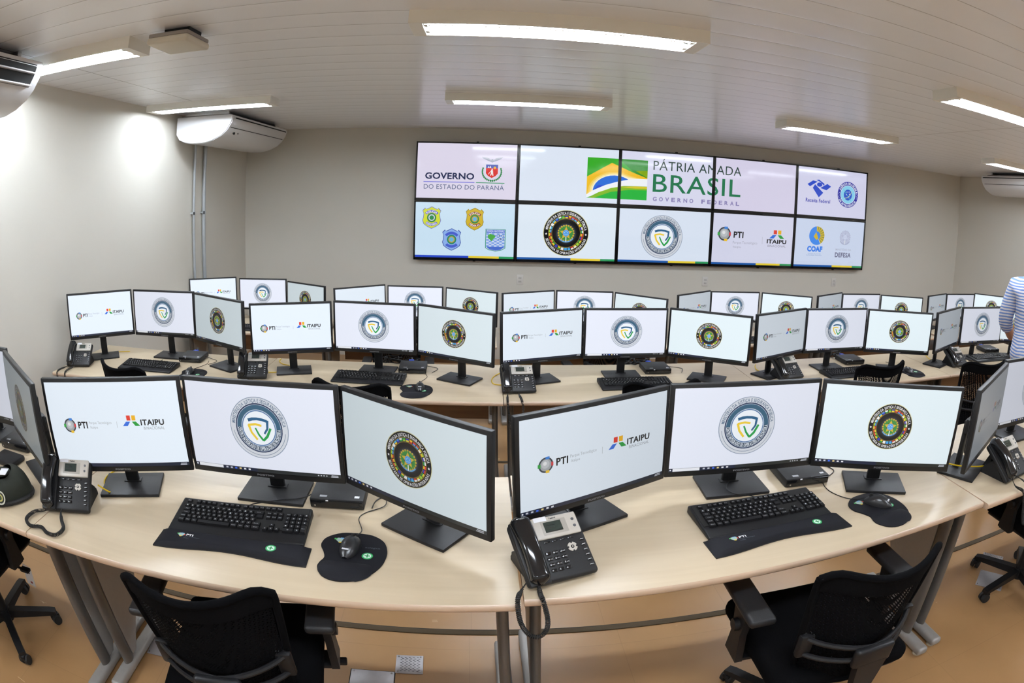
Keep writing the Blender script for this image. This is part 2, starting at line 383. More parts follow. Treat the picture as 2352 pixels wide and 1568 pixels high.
def seal_black(g, cx, cy, R):
    L0 = g.L; old = g.tf; g.tf = lambda x, y: old(cx+x*R, cy+y*R)
    g.disc(0, 0, 1.0, '#d9d6a6'); g.L += 1; g.disc(0, 0, .975, '#0b0b0c'); g.L += 1
    g.ring(0, 0, .765, .78, '#a98f3c'); g.ring(0, 0, .615, .63, '#a98f3c')
    g.arc('MINISTÉRIO DA JUSTIÇA E SEGURANÇA PÚBLICA', 0, 0, .87, 171, 9, .115, '#f4f4f4', .022)
    g.arc('SECRETARIA DE OPERAÇÕES INTEGRADAS', 0, 0, .87, 196, 344, .11, '#f4f4f4', .022, inner=True)
    for sx in (-1, 1): g.star(sx*.868, -.05, .055, '#ffffff')
    n = 30
    for i in range(n):
        a0, a1 = i*360/n+1.2, (i+1)*360/n-1.2; c = FLG[(i*5+i//3) % 12]; d = FLG[(i*7+4) % 12]
        g.ring(0, 0, .645, .70, c, a0, a1, 60); g.ring(0, 0, .70, .755, d, a0, a1, 60)
    g.L += 1
    for rr, c in ((.50, '#151618'), (.45, '#22262c'), (.41, '#3c444e')): g.disc(0, -.02, rr, c, 40); g.L += 1
    coat(g, .33); g.tf = old; g.L = L0
def ball(g, cx, cy, R, dark=False):
    g.ring(cx, cy, R*.78, R*1.0, '#3c434c' if not dark else '#50616a', 0, 360, 40); g.disc(cx, cy, R*.80, '#a4a9ae'); g.L += 1
    g.disc(cx-R*.05, cy+R*.1, R*.55, '#bfc3c8'); g.L += 1; g.disc(cx-R*.12, cy+R*.2, R*.25, '#e6e8ea')
    g.rect(cx-R*.05, cy+R*.72, cx+R*.5, cy+R*1.05, '#3f86dc'); g.rect(cx+R*.72, cy-R*.25, cx+R*1.02, cy+R*.25, '#d33a41')
    g.rect(cx-R*.02, cy-R*1.08, cx+R*.48, cy-R*.72, '#f2c62f'); g.rect(cx-R*1.1, cy-R*.25, cx-R*.72, cy+R*.22, '#37a848'); g.L -= 2
def itaipu_mark(g, x0, y0, x1, y1):
    w, h = x1-x0, y1-y0; X = lambda u: x0+u*w; Y = lambda v: y0+v*h
    g.rect(X(.27), Y(.52), X(.49), Y(1), '#e5402f'); g.rect(X(.56), Y(.52), X(.78), Y(1), '#f2b817')
    g.poly([(X(0), Y(0)), (X(.28), Y(0)), (X(.46), Y(.42)), (X(.22), Y(.42))], '#2f6fe0')
    g.poly([(X(.55), Y(.42)), (X(.78), Y(.42)), (X(1.0), Y(0)), (X(.72), Y(0))], '#27a03f')
def logos(g, W, H):
    X = lambda u: (u-.5)*W; Y = lambda v: v*H
    ball(g, X(.157), Y(.50), .0235)
    g.text('PTI', X(.222), Y(.465), X(.298), Y(.545), '#111214', .03)
    g.text('Parque Tecnológico', X(.312), Y(.505), X(.487), Y(.548), '#a9b0b8')
    g.text('Itaipu', X(.318), Y(.455), X(.375), Y(.495), '#a9b0b8')
    g.rect(X(.526), Y(.47), X(.5285), Y(.545), '#b0b4bc')
    itaipu_mark(g, X(.57), Y(.49), X(.70), Y(.615))
    g.text('ITAIPU', X(.705), Y(.495), X(.875), Y(.565), '#15161a', .03)
    g.text('BINACIONAL', X(.722), Y(.445), X(.873), Y(.48), '#9aa0a8')
def taskbar(g, W, H, search):
    h = .042*H; x0 = -W/2
    g.rect(x0, 0, W/2, h, '#18213a'); g.rect(-.05*W, 0, W/2, h, '#2c2e20'); g.L += 1
    g.rect(x0+.003, h*.3, x0+.008, h*.7, '#eef2fa')
    x = x0+.016
    if search: g.rect(x0+.013, h*.08, x0+.105, h*.94, '#eceff5'); x = x0+.116
    for i, c in enumerate(['#c8ccd8', '#c8ccd8', '#3c6be8', '#e8d088', '#f2f2f6', '#e8e8ee']):
        g.rect(x+i*.0165, h*.28, x+i*.0165+.0075, h*.72, c)
    g.rect(W/2-.03, h*.55, W/2-.008, h*.75, '#d0d4dc'); g.rect(W/2-.032, h*.2, W/2-.008, h*.38, '#d0d4dc')
    if search:
        for i in range(4): g.rect(W/2-.075+i*.009, h*.35, W/2-.071+i*.009, h*.62, '#d0d4dc')
    g.L -= 1
SW, SH = .514, .2865
def screen_mesh(k):
    g = Gfx('lcd'); g.rect(-SW/2, 0, SW/2, SH, ['#e9f4ff', '#eaeffd', '#e6f4fa'][k]); g.L = 1
    if k == 0: logos(g, SW, SH)
    if k == 1: seal_blue(g, 0, SH*.525, .1015)
    if k == 2: seal_black(g, 0, SH*.51, .0845)
    taskbar(g, SW, SH, k == 1)
    mb = MB(); g.to(mb); return mb.mesh('screen', 0)

# ================================================================== THE ROOM
F2, F3 = -.165, -.33           # each row of desks stands one step lower
XL, XR, YB, YF, ZC = -3.17, 7.35, 7.056, -3.2, 2.471
S1, S2 = 1.835, 3.83           # step edges
mb = MB(); mb.box(((XL+XR)/2, (YF+S1)/2, -.15), (XR-XL+.4, S1-YF, .3), FLOOR); struct(mb.obj('floor', smooth=0))
mb = MB(); mb.box(((XL+XR)/2, (S1+S2)/2, F2-.15), (XR-XL+.4, S2-S1, .3), FLOOR); struct(mb.obj('floor', smooth=0))
mb = MB(); mb.box(((XL+XR)/2, (S2+YB)/2+.1, F3-.15), (XR-XL+.4, YB-S2+.2, .3), FLOOR); struct(mb.obj('floor', smooth=0))
mb = MB(); mb.box(((XL+XR)/2, (YF+YB)/2, ZC+.05), (XR-XL+.4, YB-YF+.4, .1), CEIL); struct(mb.obj('ceiling', smooth=0))
for nm, c, d in (('wall_left', (XL-.06, (YF+YB)/2, 1.0), (.12, YB-YF+.24, 3.0)), ('wall_right', (XR+.06, (YF+YB)/2, 1.0), (.12, YB-YF+.24, 3.0)),
                 ('wall_back', ((XL+XR)/2, YB+.06, 1.0), (XR-XL, .12, 3.0)), ('wall_front', ((XL+XR)/2, YF-.06, 1.0), (XR-XL, .12, 3.0))):
    mb = MB(); mb.box(c, d, WALL); struct(mb.obj(nm, smooth=0))
NOS = mat('step_nosing_rubber', '#43351f', .85)
for i, (y, z) in enumerate(((S1, 0), (S2, F2))):
    mb = MB(); mb.box(((XL+XR)/2, y-.018, z+.002), (XR-XL-.02, .03, .005), NOS, .002); mb.box(((XL+XR)/2, y+.002, z-.02), (XR-XL-.02, .004, .04), DARK)
    struct(mb.obj('trim_%d' % (i+1)))

# ------------------------------------------------------------------ ceiling lights
TUB = emit('fluorescent_tube', '#ecf5ff', TUBE)
REF = mat('aluminium_reflector', (.82, .83, .85), .22, .9)
def light_meshes():
    W, D, H = 1.29, .215, .060
    hb = MB(); t = .004
    for sy in (-1, 1): hb.box((0, sy*(D/2-t/2), -H/2), (W, t, H), WHT)
    for sx in (-1, 1): hb.box((sx*(W/2-t/2), 0, -H/2), (t, D-2*t, H), WHT); hb.box((sx*(W/2-.031), 0, -H/2-.003), (.054, D-2*t, H-.007), WHT)
    hb.box((0, 0, -.003), (W-2*t, D-2*t, .006), WHT)
    for sy in (-1, 1): hb.box((0, sy*(D/2-.008), -H+.0015), (W-.08, .012, .003), WHT)
    rb = MB()
    prof = [(-.048, -.043), (-.040, -.028), (-.018, -.014), (0, -.012), (.018, -.014), (.040, -.028), (.048, -.043)]
    vs = [(x, p[0], p[1]) for x in (-W/2+.058, W/2-.058) for p in prof]; n = len(prof)
    rb.add(vs, [(i, i+1, n+i+1, n+i) for i in range(n-1)], REF)
    tb = MB(); tb.cyl((-.567, 0, 0), (.567, 0, 0), .013, .013, TUB, 10)
    cb = MB(); cb.box((0, 0, 0), (.016, .03, .034), WHT)
    return hb.mesh('housing'), rb.mesh('reflector'), tb.mesh('tube'), cb.mesh('lamp_holder')
LM = light_meshes()
def ceiling_light(x, y, label):
    t = thing('ceiling_light', label, 'ceiling light', (x, y, ZC), 0, 'twin tube ceiling lights')
    inst('housing', LM[0], t)
    for s in (-1, 1): inst('reflector', LM[1], t, (0, s*.052, 0)); inst('tube', LM[2], t, (0, s*.052, -.040)); inst('lamp_holder', LM[3], t, (-.576, s*.052, -.040)); inst('lamp_holder', LM[3], t, (.576, s*.052, -.040))
LX = (-2.468, .264, 3.083, 5.905)
LN = {(0, 2): 'white twin tube ceiling light at the upper left, half hidden by the air conditioner', (1, 2): 'long white twin tube ceiling light at the top centre, nearest to the viewer',
      (2, 2): 'white twin tube ceiling light cut off by the right edge of the photo', (0, 4): 'white twin tube ceiling light just in front of the far left air conditioner',
      (1, 4): 'white twin tube ceiling light hanging above the left part of the video wall', (2, 4): 'white twin tube ceiling light above the right end of the video wall',
      (3, 4): 'small far twin tube ceiling light beside the right hand air conditioner', (3, 2): 'twin tube ceiling light in the near row by the right wall, outside the frame'}
for i, x in enumerate(LX):
    for j, y in ((2, 2.475), (4, 4.575)): ceiling_light(x, y, LN[(i, j)])
for i, x in enumerate(LX): ceiling_light(x, .38, ['white twin tube light overhead by the left wall', 'white twin tube light right above the viewer', 'white twin tube light overhead, right of the viewer', 'white twin tube light overhead by the right wall'][i])  # unseen row at the same spacing, added to help light the room
for i, x in enumerate(LX[:3]): ceiling_light(x, -1.7, ['white twin tube light behind the viewer by the left wall', 'white twin tube light behind the viewer', 'white twin tube light behind and right of the viewer'][i])  # further unseen row behind the camera, added for its light

# ------------------------------------------------------------------ air conditioners
def air_conditioner(name_label, x, y0, y1, side, vent):
    """side=+1 stands off the left wall facing +X"""
    L = y1-y0; t = thing('air_conditioner', name_label, 'air conditioner', (x, y0, ZC), 0, 'ceiling hung air conditioners')
    prof = [(0, -.055), (.0, -.215), (.04, -.268), (.12, -.30), (.22, -.312), (.34, -.31), (.44, -.288), (.54, -.245), (.60, -.195), (.645, -.13), (.66, -.085), (.655, -.058), (.63, -.05)]
    P = [(side*p[0], p[1]) for p in prof]
    b = MB(); b.prism(P, 0, L, ACW, 'Y')
    b.obj('body', t, smooth=50)
    for yy in (0, L):                                                    # raised rounded end caps
        c = MB(); q = [(side*(.33+(p[0]-.33)*.97), -.18+(p[1]+.18)*.95) for p in prof]
        c.prism(q, yy-(.012 if yy == 0 else 0), yy+(.012 if yy else 0), ACW, 'Y'); c.obj('end_cap', t, smooth=50)
    s = MB()
    def front(z0, z1, ya, yb, m, off=.002):
        def X(z):
            pts = prof[6:12]
            for a, b2 in zip(pts, pts[1:]):
                if b2[1] >= z >= a[1]: return a[0]+(b2[0]-a[0])*(z-a[1])/(b2[1]-a[1])
            return .65
        n = 6; vs = []
        for k in range(n+1):
            z = z0+(z1-z0)*k/n; vs += [(side*(X(z)+off), ya, z), (side*(X(z)+off), yb, z)]
        return vs, [(2*k, 2*k+1, 2*k+3, 2*k+2) if side > 0 else (2*k, 2*k+2, 2*k+3, 2*k+1) for k in range(n)], m
    if not vent:
        s.add(*front(-.088, -.076, .05, L-.03, DARK)); s.add(*front(-.172, -.166, .03, L-.03, DARK)); s.obj('air_slot', t)
        d = MB(); d.sph((side*.585, .19, -.208), .022, DARK, sc_=(.4, 1.2, .8)); d.obj('indicator', t); d = MB(); d.sph((side*.588, .28, -.205), .010, DARK, sc_=(.4, 1, 1)); d.obj('indicator', t)
    else:
        s.add(*front(-.19, -.078, .05, L-.05, DARK)); s.obj('air_outlet', t)
        v = MB()
        for k in range(int((L-.35)/.035)):
            yy = .12+.035*k; v.add([(side*.652, yy, -.08), (side*.60, yy+.012, -.19), (side*.600, yy+.028, -.19), (side*.652, yy+.016, -.08)], [(0, 1, 2, 3)], GRY)
        v.obj('vane', t)
        for z in (-.125, -.185):
            w = MB(); w.box((side*(.655 if z > -.15 else .625), L/2, z), (.035, L-.12, .008), ACW, .003); w.obj('louvre', t)
    h = MB()
    for yy in (.12, L-.12): h.box((side*.30, yy, -.03), (.5, .03, .06), CHR)
    h.box((side*.3, L/2, -.045), (.55, L-.1, .02), GRY); h.obj('hanging_bracket', t)
    return t
air_conditioner('white ceiling hung air conditioner at the far end of the left wall, above the conduits', XL+.06, 5.07, 6.62, 1, False)
air_conditioner('white air conditioner with open vent in the top left corner of the photo', XL+.06, .78, 2.32, 1, True)
air_conditioner('white ceiling hung air conditioner on the right wall, cut by the photo edge', XR-.06, 4.30, 5.90, -1, False)

# conduits with clamps, ending under the air conditioner
for y, r, lb in ((5.56, .015, 'thin galvanised conduit pipe on the left wall, the left one of two'), (5.80, .021, 'thicker galvanised conduit pipe on the left wall, the right one of two')):
    b = MB(); b.cyl((XL+.03, y, F3), (XL+.03, y, 2.42), r, r, GALV, 14); b.cyl((XL+.03, y, 2.0), (XL+.03, y, 2.05), r+.003, r+.003, GALV, 14)
    o = b.obj('conduit_pipe'); tag(o, lb, 'pipe', 'conduits below the air conditioner')
    for z in (1.49, .3):
        c = MB(); c.box((XL+.018, y, z), (.036, r*2+.03, .02), GALV, .002); c.cyl((XL+.03, y, z-.012), (XL+.03, y, z+.012), r+.004, r+.004, GALV, 14); c.box((XL+.045, y-.02, z), (.01, .012, .03), BLK); c.obj('clamp', o)

# wireless access point on the ceiling
t = thing('access_point', 'white square wireless access point fixed to the ceiling beside the light', 'access point', (-1.545, 2.44, ZC))
b = MB(); b.box((0, 0, -.062), (.25, .25, .035), mat('access_point_cover', '#d8d3c4', .5), .016, 3); b.obj('cover', t)
b = MB(); b.box((0, 0, -.036), (.235, .235, .02), mat('access_point_rim', '#9c9690', .5), .006); b.obj('rim', t)
b = MB(); b.box((.02, 0, -.013), (.15, .13, .026), BLK); b.box((-.04, -.05, -.02), (.09, .03, .008), mat('orange_tag', '#b5653a', .5)); b.obj('mounting_bracket', t)

# wall sockets
for x, z, lb in ((.388, .674, 'white double socket plate on the back wall below the second screen'), (2.755, .694, 'white double socket plate on the back wall below the middle right screens'), (4.768, .708, 'white socket plate on the back wall below the right end of the video wall')):
    t = thing('wall_socket', lb, 'socket', (x, YB, z), 0, 'sockets under the video wall')
    b = MB(); b.box((0, -.005, 0), (.078, .010, .12), mat('socket_plastic', '#d8d5d0', .4), .003); b.obj('cover_plate', t)
    for s in (-1, 1):
        b = MB(); b.box((0, -.0115, s*.022), (.04, .004, .026), mat('socket_insert', '#c5c2be', .4), .001)
        for k in (-1, 0, 1): b.cyl((k*.010, -.0136, s*.022), (k*.010, -.0142, s*.022), .0024, .0024, DARK, 8)
        b.obj('outlet', t)

# floor plates
PLT = mat('grey_metal_plate', '#a9a6a8', .4, .3, noise=(50, .08))
def floor_plate(x, y, w, d, rz, label, holes=False, z=0, lid=False):
    t = thing('floor_box_plate', label, 'floor plate', (x, y, z), rz, 'metal floor box plates')
    b = MB(); b.box((0, 0, .002), (w, d, .004), PLT, .001)
    b.obj('plate', t)
    for sx in (-1, 1):
        for sy in (-1, 1): b = MB(); b.cyl((0, 0, .004), (0, 0, .0065), .004, .003, CHR, 10); b.obj('screw', t, (sx*(w/2-.01), sy*(d/2-.01), 0))
    if holes:
        b = MB()
        for i in range(5):
            for j in range(11): b.box(((i-2)*w*.15+(j % 2)*.006, (j-5)*d*.075, .0043), (.007, .0018, .001), DARK)
        b.obj('perforation', t)
    if lid:
        b = MB(); b.box((0, 0, -.0005), (w+.008, d+.008, .003), DARK); b.obj('gap', t)
floor_plate(-.328, 1.607, .105, .105, .03, 'small perforated metal floor plate between the two front chairs', True)
floor_plate(-.462, 1.492, .165, .125, .03, 'larger plain metal floor box lid at the bottom edge of the photo', lid=True)
floor_plate(-1.35, 1.46, .13, .13, .1, 'grey floor plate beside the left desk leg in front')
floor_plate(2.37, 1.47, .155, .155, .6, 'grey floor plate under the right hand chair base')
floor_plate(2.53, 1.62, .10, .13, .6, 'half hidden floor plate behind the right hand chair caster', True)

# ------------------------------------------------------------------ video wall
TY = 6.95; TX0 = -.903; TZ0 = 2.302; PW, PH = 1.2214, .6997
AW, AH = PW-.040, PH-.050
def tvgfx(i, row):
    """graphics in panel fractions u,v; whole-wall drawings are clipped by each panel"""
    g = Gfx('tv', (-AW/2, 0, AW/2, AH)); g.tf = lambda u, v: ((u-.5)*AW, v*AH)
    bg = {(0, 0): '#e2dcf0', (1, 0): '#e2ecfb', (2, 0): '#dfe0f6', (3, 0): '#ddd8f0', (4, 0): '#dcdcf6', (0, 1): '#cfe8fa', (1, 1): '#e4f0fc', (2, 1): '#dfeafa', (3, 1): '#dadcf2', (4, 1): '#d2def6'}[(i, row)]
    g.rect(0, 0, 1, 1, bg); g.L = 1
    K = AW/AH
    def flat(fn, *a): # run a drawing in metric coordinates
        old = g.tf; g.tf = lambda x, y: (x, y); fn(g, *a); g.tf = old
    X = lambda u: (u-.5)*AW; Y = lambda v: v*AH
    if row == 1:
        g.rect(0, 0, .545, .038, '#1e5aa8' if i else '#2648c8'); g.rect(.545, 0, .852, .038, '#ecd23a'); g.rect(.852, 0, 1, .038, '#2c9a5c')
    if (i, row) == (0, 0):
        g.text('GOVERNO', .085, .345, .58, .465, '#1d2a54', .03); g.rect(.07, .288, .585, .302, '#6d6ce0'); g.rect(.60, .288, .885, .302, '#2f9d68')
        g.text('DO ESTADO DO PARANÁ', .075, .165, .882, .272, '#52608a', .0)
        g.poly([(.69, .64), (.82, .64), (.82, .47), (.80, .42), (.755, .375), (.71, .42), (.69, .47)], '#dfe2ee'); g.L += 1
        g.poly([(.695, .63), (.815, .63), (.815, .565), (.695, .565)], '#3a4cb0'); g.poly([(.695, .565), (.815, .565), (.815, .47), (.795, .425), (.755, .385), (.715, .425), (.695, .47)], '#e0322e'); g.L += 1
        g.poly([(.71, .57), (.722, .605), (.73, .57), (.738, .61), (.748, .57)], '#f2f2f6'); g.disc(.783, .572, .013, '#f2b62a', 12, .024)
        g.disc(.757, .545, .007, '#f4f4f4', 10, .013); g.poly([(.745, .53), (.765, .53), (.767, .48), (.772, .43), (.760, .43), (.757, .47), (.748, .43), (.738, .43), (.747, .48)], '#f4f4f4'); g.stroke([(.748, .515), (.728, .475), (.722, .45)], .006, '#f4f4f4')
        for sx in (-1, 1):
            for k in range(11):
                a = math.radians(20-110*k/10*1.05); g.disc(.755+sx*.095*math.cos(a), .50+.165*math.sin(a), .009, '#2c8a4c', 8, .02)
        for sx in (-1, 1):
            g.stroke([(.755, .685), (.755+sx*.045, .735), (.755+sx*.105, .765)], [.01, .03, .008], '#c2c6d4')
            g.stroke([(.755, .675), (.755+sx*.05, .715), (.755+sx*.095, .745)], [.01, .02, .006], '#a8aec2')
        g.disc(.755, .70, .012, '#b4bacb', 10, .035)
    if row == 0 and i in (1, 2, 3):
        ox = i*PW+.020+AW/2
        g.tf = lambda x, v: (x-ox, v*AH)
        x0, x1 = 2.045, 2.791; W = x1-x0; U = lambda a: x0+W*a; V = lambda b: .09+.75*b
        g.rect(x0, .09, x1, .84, '#2fae1e'); g.L += 1
        g.poly([(U(.52), V(1)), (U(1), V(1)), (U(1), V(.5)), (U(.75), V(.7))], '#1f8f1e'); g.poly([(U(0), V(0)), (U(.16), V(.12)), (U(.5), V(.24)), (U(1), V(.26)), (U(1), V(0))], '#17b83a')
        g.poly([(U(1), V(.56)), (U(1), V(.74)), (U(.80), V(.72))], '#a7ba22'); g.L += 1
        g.poly([(U(0), V(.52)), (U(.40), V(.89)), (U(.75), V(.68)), (U(1.0), V(.55)), (U(1), V(.50)), (U(.0), V(.06))], '#f7c318'); g.L += 1
        def fan(s, c):
            pts = [(U(.0), V(.06))]
            for k in range(9):
                a = math.radians(180-15*k); pts.append((U(.47-.0+(.42*s)*math.cos(a)*1.05), V(.16+(.50*s)*math.sin(a))))
            pts += [(U(.95), V(.5)), (U(.3), V(.2))]
            g.poly(pts, c)
        for s, c in ((1.02, '#fbd35c'), (.95, '#fde79c'), (.89, '#fff6dc')): fan(s, c); g.L += 1
        pts = [(U(.105), V(.16))]+[(U(.46+.36*math.cos(math.radians(a))), V(.17+.41*math.sin(math.radians(a)))) for a in range(175, 20, -12)]+[(U(.76), V(.48)), (U(.5), V(.42)), (U(.25), V(.28))]
        g.poly(pts, '#1f6ee0'); g.L += 1
        g.poly([(U(.105), V(.17)), (U(.18), V(.32)), (U(.30), V(.33)), (U(.60), V(.42)), (U(.5), V(.40)), (U(.25), V(.27))], '#1f4bd6'); g.L += 1
        up = [(0, .08), (.12, .20), (.3, .33), (.5, .43), (.7, .50), (.85, .53), (1, .53)]; dn = [(1, .345), (.8, .34), (.6, .33), (.4, .27), (.2, .15), (.08, .05), (0, .0)]
        g.poly([(U(a), V(b)) for a, b in up+dn], '#f6faff'); g.L += 1
        dn2 = [(.03, 0), (.2, .145), (.4, .265), (.6, .325), (.8, .335), (1, .34), (1, .25), (.7, .24), (.4, .17), (.2, .05), (.12, 0)]
        g.poly([(U(a), V(b)) for a, b in dn2], '#86bf22'); g.L += 1
        dn3 = [(.55, .30), (.8, .335), (1, .34), (1, .29), (.8, .28)]
        g.poly([(U(a), V(b)) for a, b in dn3], '#dccb2c'); g.L += 1
        g.text('PÁTRIA AMADA', 2.863, .675, 4.045, .895, '#173c34', .0)
        g.text('BRASIL', 2.863, .255, 4.045, .60, '#1f7a50', .004)
        wd = 'GOVERNO FEDERAL'; n = len(wd)
        for k, ch in enumerate(wd):
            if ch == ' ': continue
            w_ = .050; xx = 2.87+(4.035-2.87-w_)*k/(n-1); g.text(ch, xx, .085, xx+w_, .165, '#8a82b8', .03)
    if (i, row) == (4, 0):
        c = '#2a4fd0'; g.poly([(.13, .645), (.165, .60), (.27, .715), (.205, .73)], c); g.poly([(.25, .745), (.29, .76), (.37, .68), (.365, .64), (.305, .715)], c)
        g.poly([(.205, .575), (.235, .655), (.355, .49), (.295, .385)], c); g.poly([(.31, .585), (.41, .685), (.465, .635), (.40, .55)], c); g.disc(.30, .655, .038, c, 24, .045)
        g.text('Receita Federal', .115, .275, .46, .355, '#3a3fb4', .02)
        def abin(g, cx, cy, R):
            old = g.tf; g.tf = lambda x, y: old(cx+x*R, cy+y*R); g.disc(0, 0, 1, '#2b2aa6'); g.L += 1; g.disc(0, 0, .74, '#e8ecff', 40, .72); g.L += 1; g.disc(0, 0, .70, '#8ed8f6', 40, .69); g.L += 1
            g.arc('AGÊNCIA BRASILEIRA', 0, 0, .865, 160, 10, .17, '#eef2ff', .03); g.arc('DE INTELIGÊNCIA', 0, 0, .865, 205, 330, .17, '#eef2ff', .03, inner=True)
            for sx in (-1, 1):
                for k in range(5): g.disc(sx*(.87+(k % 2)*.05-.02), -.28+.10*k, .03, '#cfd6ff', 6)
            g.disc(0, -.02, .40, '#2f57cc', 30, .42); g.L += 1
            g.stroke([(-.46, .42), (-.2, .1), (.15, -.3), (.35, -.46)], .035, '#4fc8d8'); g.stroke([(-.35, -.3), (0, -.22), (.25, .05), (.42, .35)], .035, '#dfe8a8')
            for a, b in ((-.1, .2), (.1, .22), (-.15, 0), (.14, .05), (.12, -.14), (.22, .0)): g.star(a, b, .06, '#eaf6ff')
            g.tf = old
        flat(abin, X(.72), Y(.5), .182)
    if (i, row) == (0, 1):
        def badge(g, cx, cy, w, h, c0, c1, rib, txt, bt, seal):
            L0 = g.L; q = [(-.5, .32), (-.36, .44), (-.30, .38), (-.14, .44), (0, .50), (.14, .44), (.30, .38), (.36, .44), (.5, .32), (.44, .18), (.46, 0), (.5, -.12), (.44, -.28), (.25, -.40), (0, -.50), (-.25, -.40), (-.44, -.28), (-.5, -.12), (-.46, 0), (-.44, .18)]
            g.poly([(cx+a*w, cy+b*h) for a, b in q], c0); g.L += 1; g.poly([(cx+a*w*.93, cy+b*h*.94) for a, b in q], c1); g.L += 1
            g.disc(cx, cy, w*.25, '#3c8a4c' if seal < 2 else '#2f8a6a', 24); g.L += 1
            if seal != 3: g.disc(cx, cy, w*.17, ['#d8def0', '#c8a838', '#c8a838'][seal], 24); g.L += 1; g.disc(cx, cy, w*.12, ['#2f8f4f', '#6cb8e0', '#6cb8e0'][seal], 20); g.L += 1
            g.ring(cx, cy-h*.05, w*.33, w*.47, rib, 40, 140, 40); g.ring(cx, cy+h*.03, w*.33, w*.47, rib, 225, 315, 40); g.L += 1
            if txt: g.arc(txt, cx, cy-h*.05, w*.40, 135, 45, w*.11, '#ffffff', .03)
            if bt: g.arc(bt, cx, cy+h*.03, w*.40, 228, 312, w*.10, '#ffffff', .03, inner=True)
            g.L = L0
        flat(badge, X(.165), Y(.72), .225, .265, '#7c7fc0', '#d9e23a', '#5a5fd0', 'POLICIA', 'RODOVIÁRIA', 0)
        flat(badge, X(.60), Y(.71), .215, .27, '#9a8a30', '#d8b72c', '#8a3a20', 'POLICIA', 'FEDERAL', 1)
        flat(badge, X(.372), Y(.33), .225, .265, '#3c50a8', '#8fb4f0', '#4a62d0', '', '', 2)
        g.poly([(.712, .54), (.915, .535), (.915, .19), (.87, .145), (.815, .13), (.75, .15), (.712, .19)], '#3f9a86'); g.L += 1
        g.poly([(.72, .53), (.907, .525), (.907, .195), (.865, .155), (.815, .14), (.755, .16), (.72, .195)], '#cfdcf8'); g.L += 1
        for a in range(7):
            for b_ in range(9):
                if (a+b_) % 2 == 0: g.rect(.722+a*.0262, .215+b_*.027, .722+(a+1)*.0262, .215+(b_+1)*.027, '#7ba2e8')
        g.rect(.722, .465, .905, .52, '#5c7ad6'); g.L += 1; g.text('FORÇA NACIONAL', .728, .473, .90, .515, '#dfe8ff', .02)
        g.poly([(.735, .42), (.76, .45), (.80, .43), (.815, .40), (.79, .35), (.775, .31), (.76, .34), (.74, .37)], '#4fae4a')
        g.poly([(.722, .215), (.907, .215), (.865, .16), (.815, .145), (.755, .165)], '#4a6fd0')
        for q in ((.83, .41), (.87, .41), (.845, .35), (.875, .35)): g.stroke([(q[0], q[1]), (q[0]+.02, q[1]+.03), (q[0]+.022, q[1]-.01)], .006, '#1c2440')
    if (i, row) == (1, 1): flat(seal_black, X(.49), Y(.50), .275)
    if (i, row) == (2, 1): flat(seal_blue, X(.465), Y(.49), .268)
    if (i, row) == (3, 1):
        flat(ball, X(.14), Y(.60), .088)
        g.text('PTI', .25, .53, .37, .655, '#0d0d10', .03); g.text('Parque Tecnológico', .245, .40, .545, .465, '#a8a8bc'); g.text('Itaipu', .25, .32, .345, .375, '#a8a8bc')
        g.rect(.606, .43, .609, .57, '#a8a8b8'); itaipu_mark(g, .695, .55, .89, .72); g.text('ITAIPU', .665, .445, .92, .53, '#101014', .035); g.text('BINACIONAL', .68, .375, .915, .42, '#8e8ea2')
    if (i, row) == (4, 1):
        cx, cy, r = .30, .65, .115
        def coaf(g, cx, cy, R):
            g.ring(cx, cy, R*.42, R, '#3f8df2', 95, 300, 40); g.ring(cx, cy, R*.42, R, '#d8b92e', -58, 95, 40); g.L += 1
            for k in range(8): g.ring(cx, cy, R*.44, R*.98, '#7a8a4c', -50+k*18, -44+k*18, 60)
            g.disc(cx, cy, R*.46, '#3f8df2', 24); g.L += 1; g.poly([(cx-R*.42, cy-R*.1), (cx-R*.1, cy+R*.38), (cx+R*.22, cy-R*.34), (cx-R*.05, cy-R*.45)], '#d8b92e')
        flat(coaf, X(.30), Y(.655), .128)
        g.text('COAF', .175, .315, .39, .435, '#2e7ff0', .06); g.text('Conselho de Controle', .19, .262, .37, .285, '#5a8ac8'); g.text('de Atividades Financeiras', .17, .232, .385, .255, '#5a8ac8')
        old = g.tf; g.tf = lambda x, y: (x+X(.715), y+Y(.655)); coat(g, .088, '#b9c0dc', '#c3cae4', '#ccd4ee', '#aab2cf'); g.tf = old; g.L = 1
        g.text('MINISTÉRIO DA', .585, .36, .82, .415, '#b4b9d0', .01); g.text('DEFESA', .58, .215, .82, .32, '#6a6b8c', .03)
    return g
TVN = [['top left video wall panel with a red shield crest and GOVERNO lettering', 'second top video wall panel showing the larger half of a green flag logo', 'middle top video wall panel with the flag end and most of BRASIL', 'fourth top video wall panel, blank beside the end of the BRASIL lettering', 'top right video wall panel with a blue folded mark and round blue seal'],
       ['bottom left video wall panel with three police badges and a chequered shield', 'second bottom video wall panel showing a large round black seal', 'middle bottom video wall panel showing a large round blue and grey seal', 'fourth bottom video wall panel showing two company logos side by side', 'bottom right video wall panel with a blue and yellow ring and pale crest']]
tvc = MB(); tvc.box((0, .035, -PH/2), (PW-.004, .05, PH-.004), GLB, .004)
tvf = MB()   # bezel frame standing proud of the glass
tvf.box((0, .006, -.009), (PW-.003, .014, .016), GLB); tvf.box((0, .006, -PH+.0165), (PW-.003, .014, .031), GLB)
for s in (-1, 1): tvf.box((s*(PW/2-.0108), .006, -PH/2), (.0185, .014, PH-.003), GLB)
tvb = MB(); tvb.box((0, .083, -PH/2), (.5, .046, .4), BLK); tvb.box((.12, .075, -PH/2), (.03, .02, PH+.03), BLK)
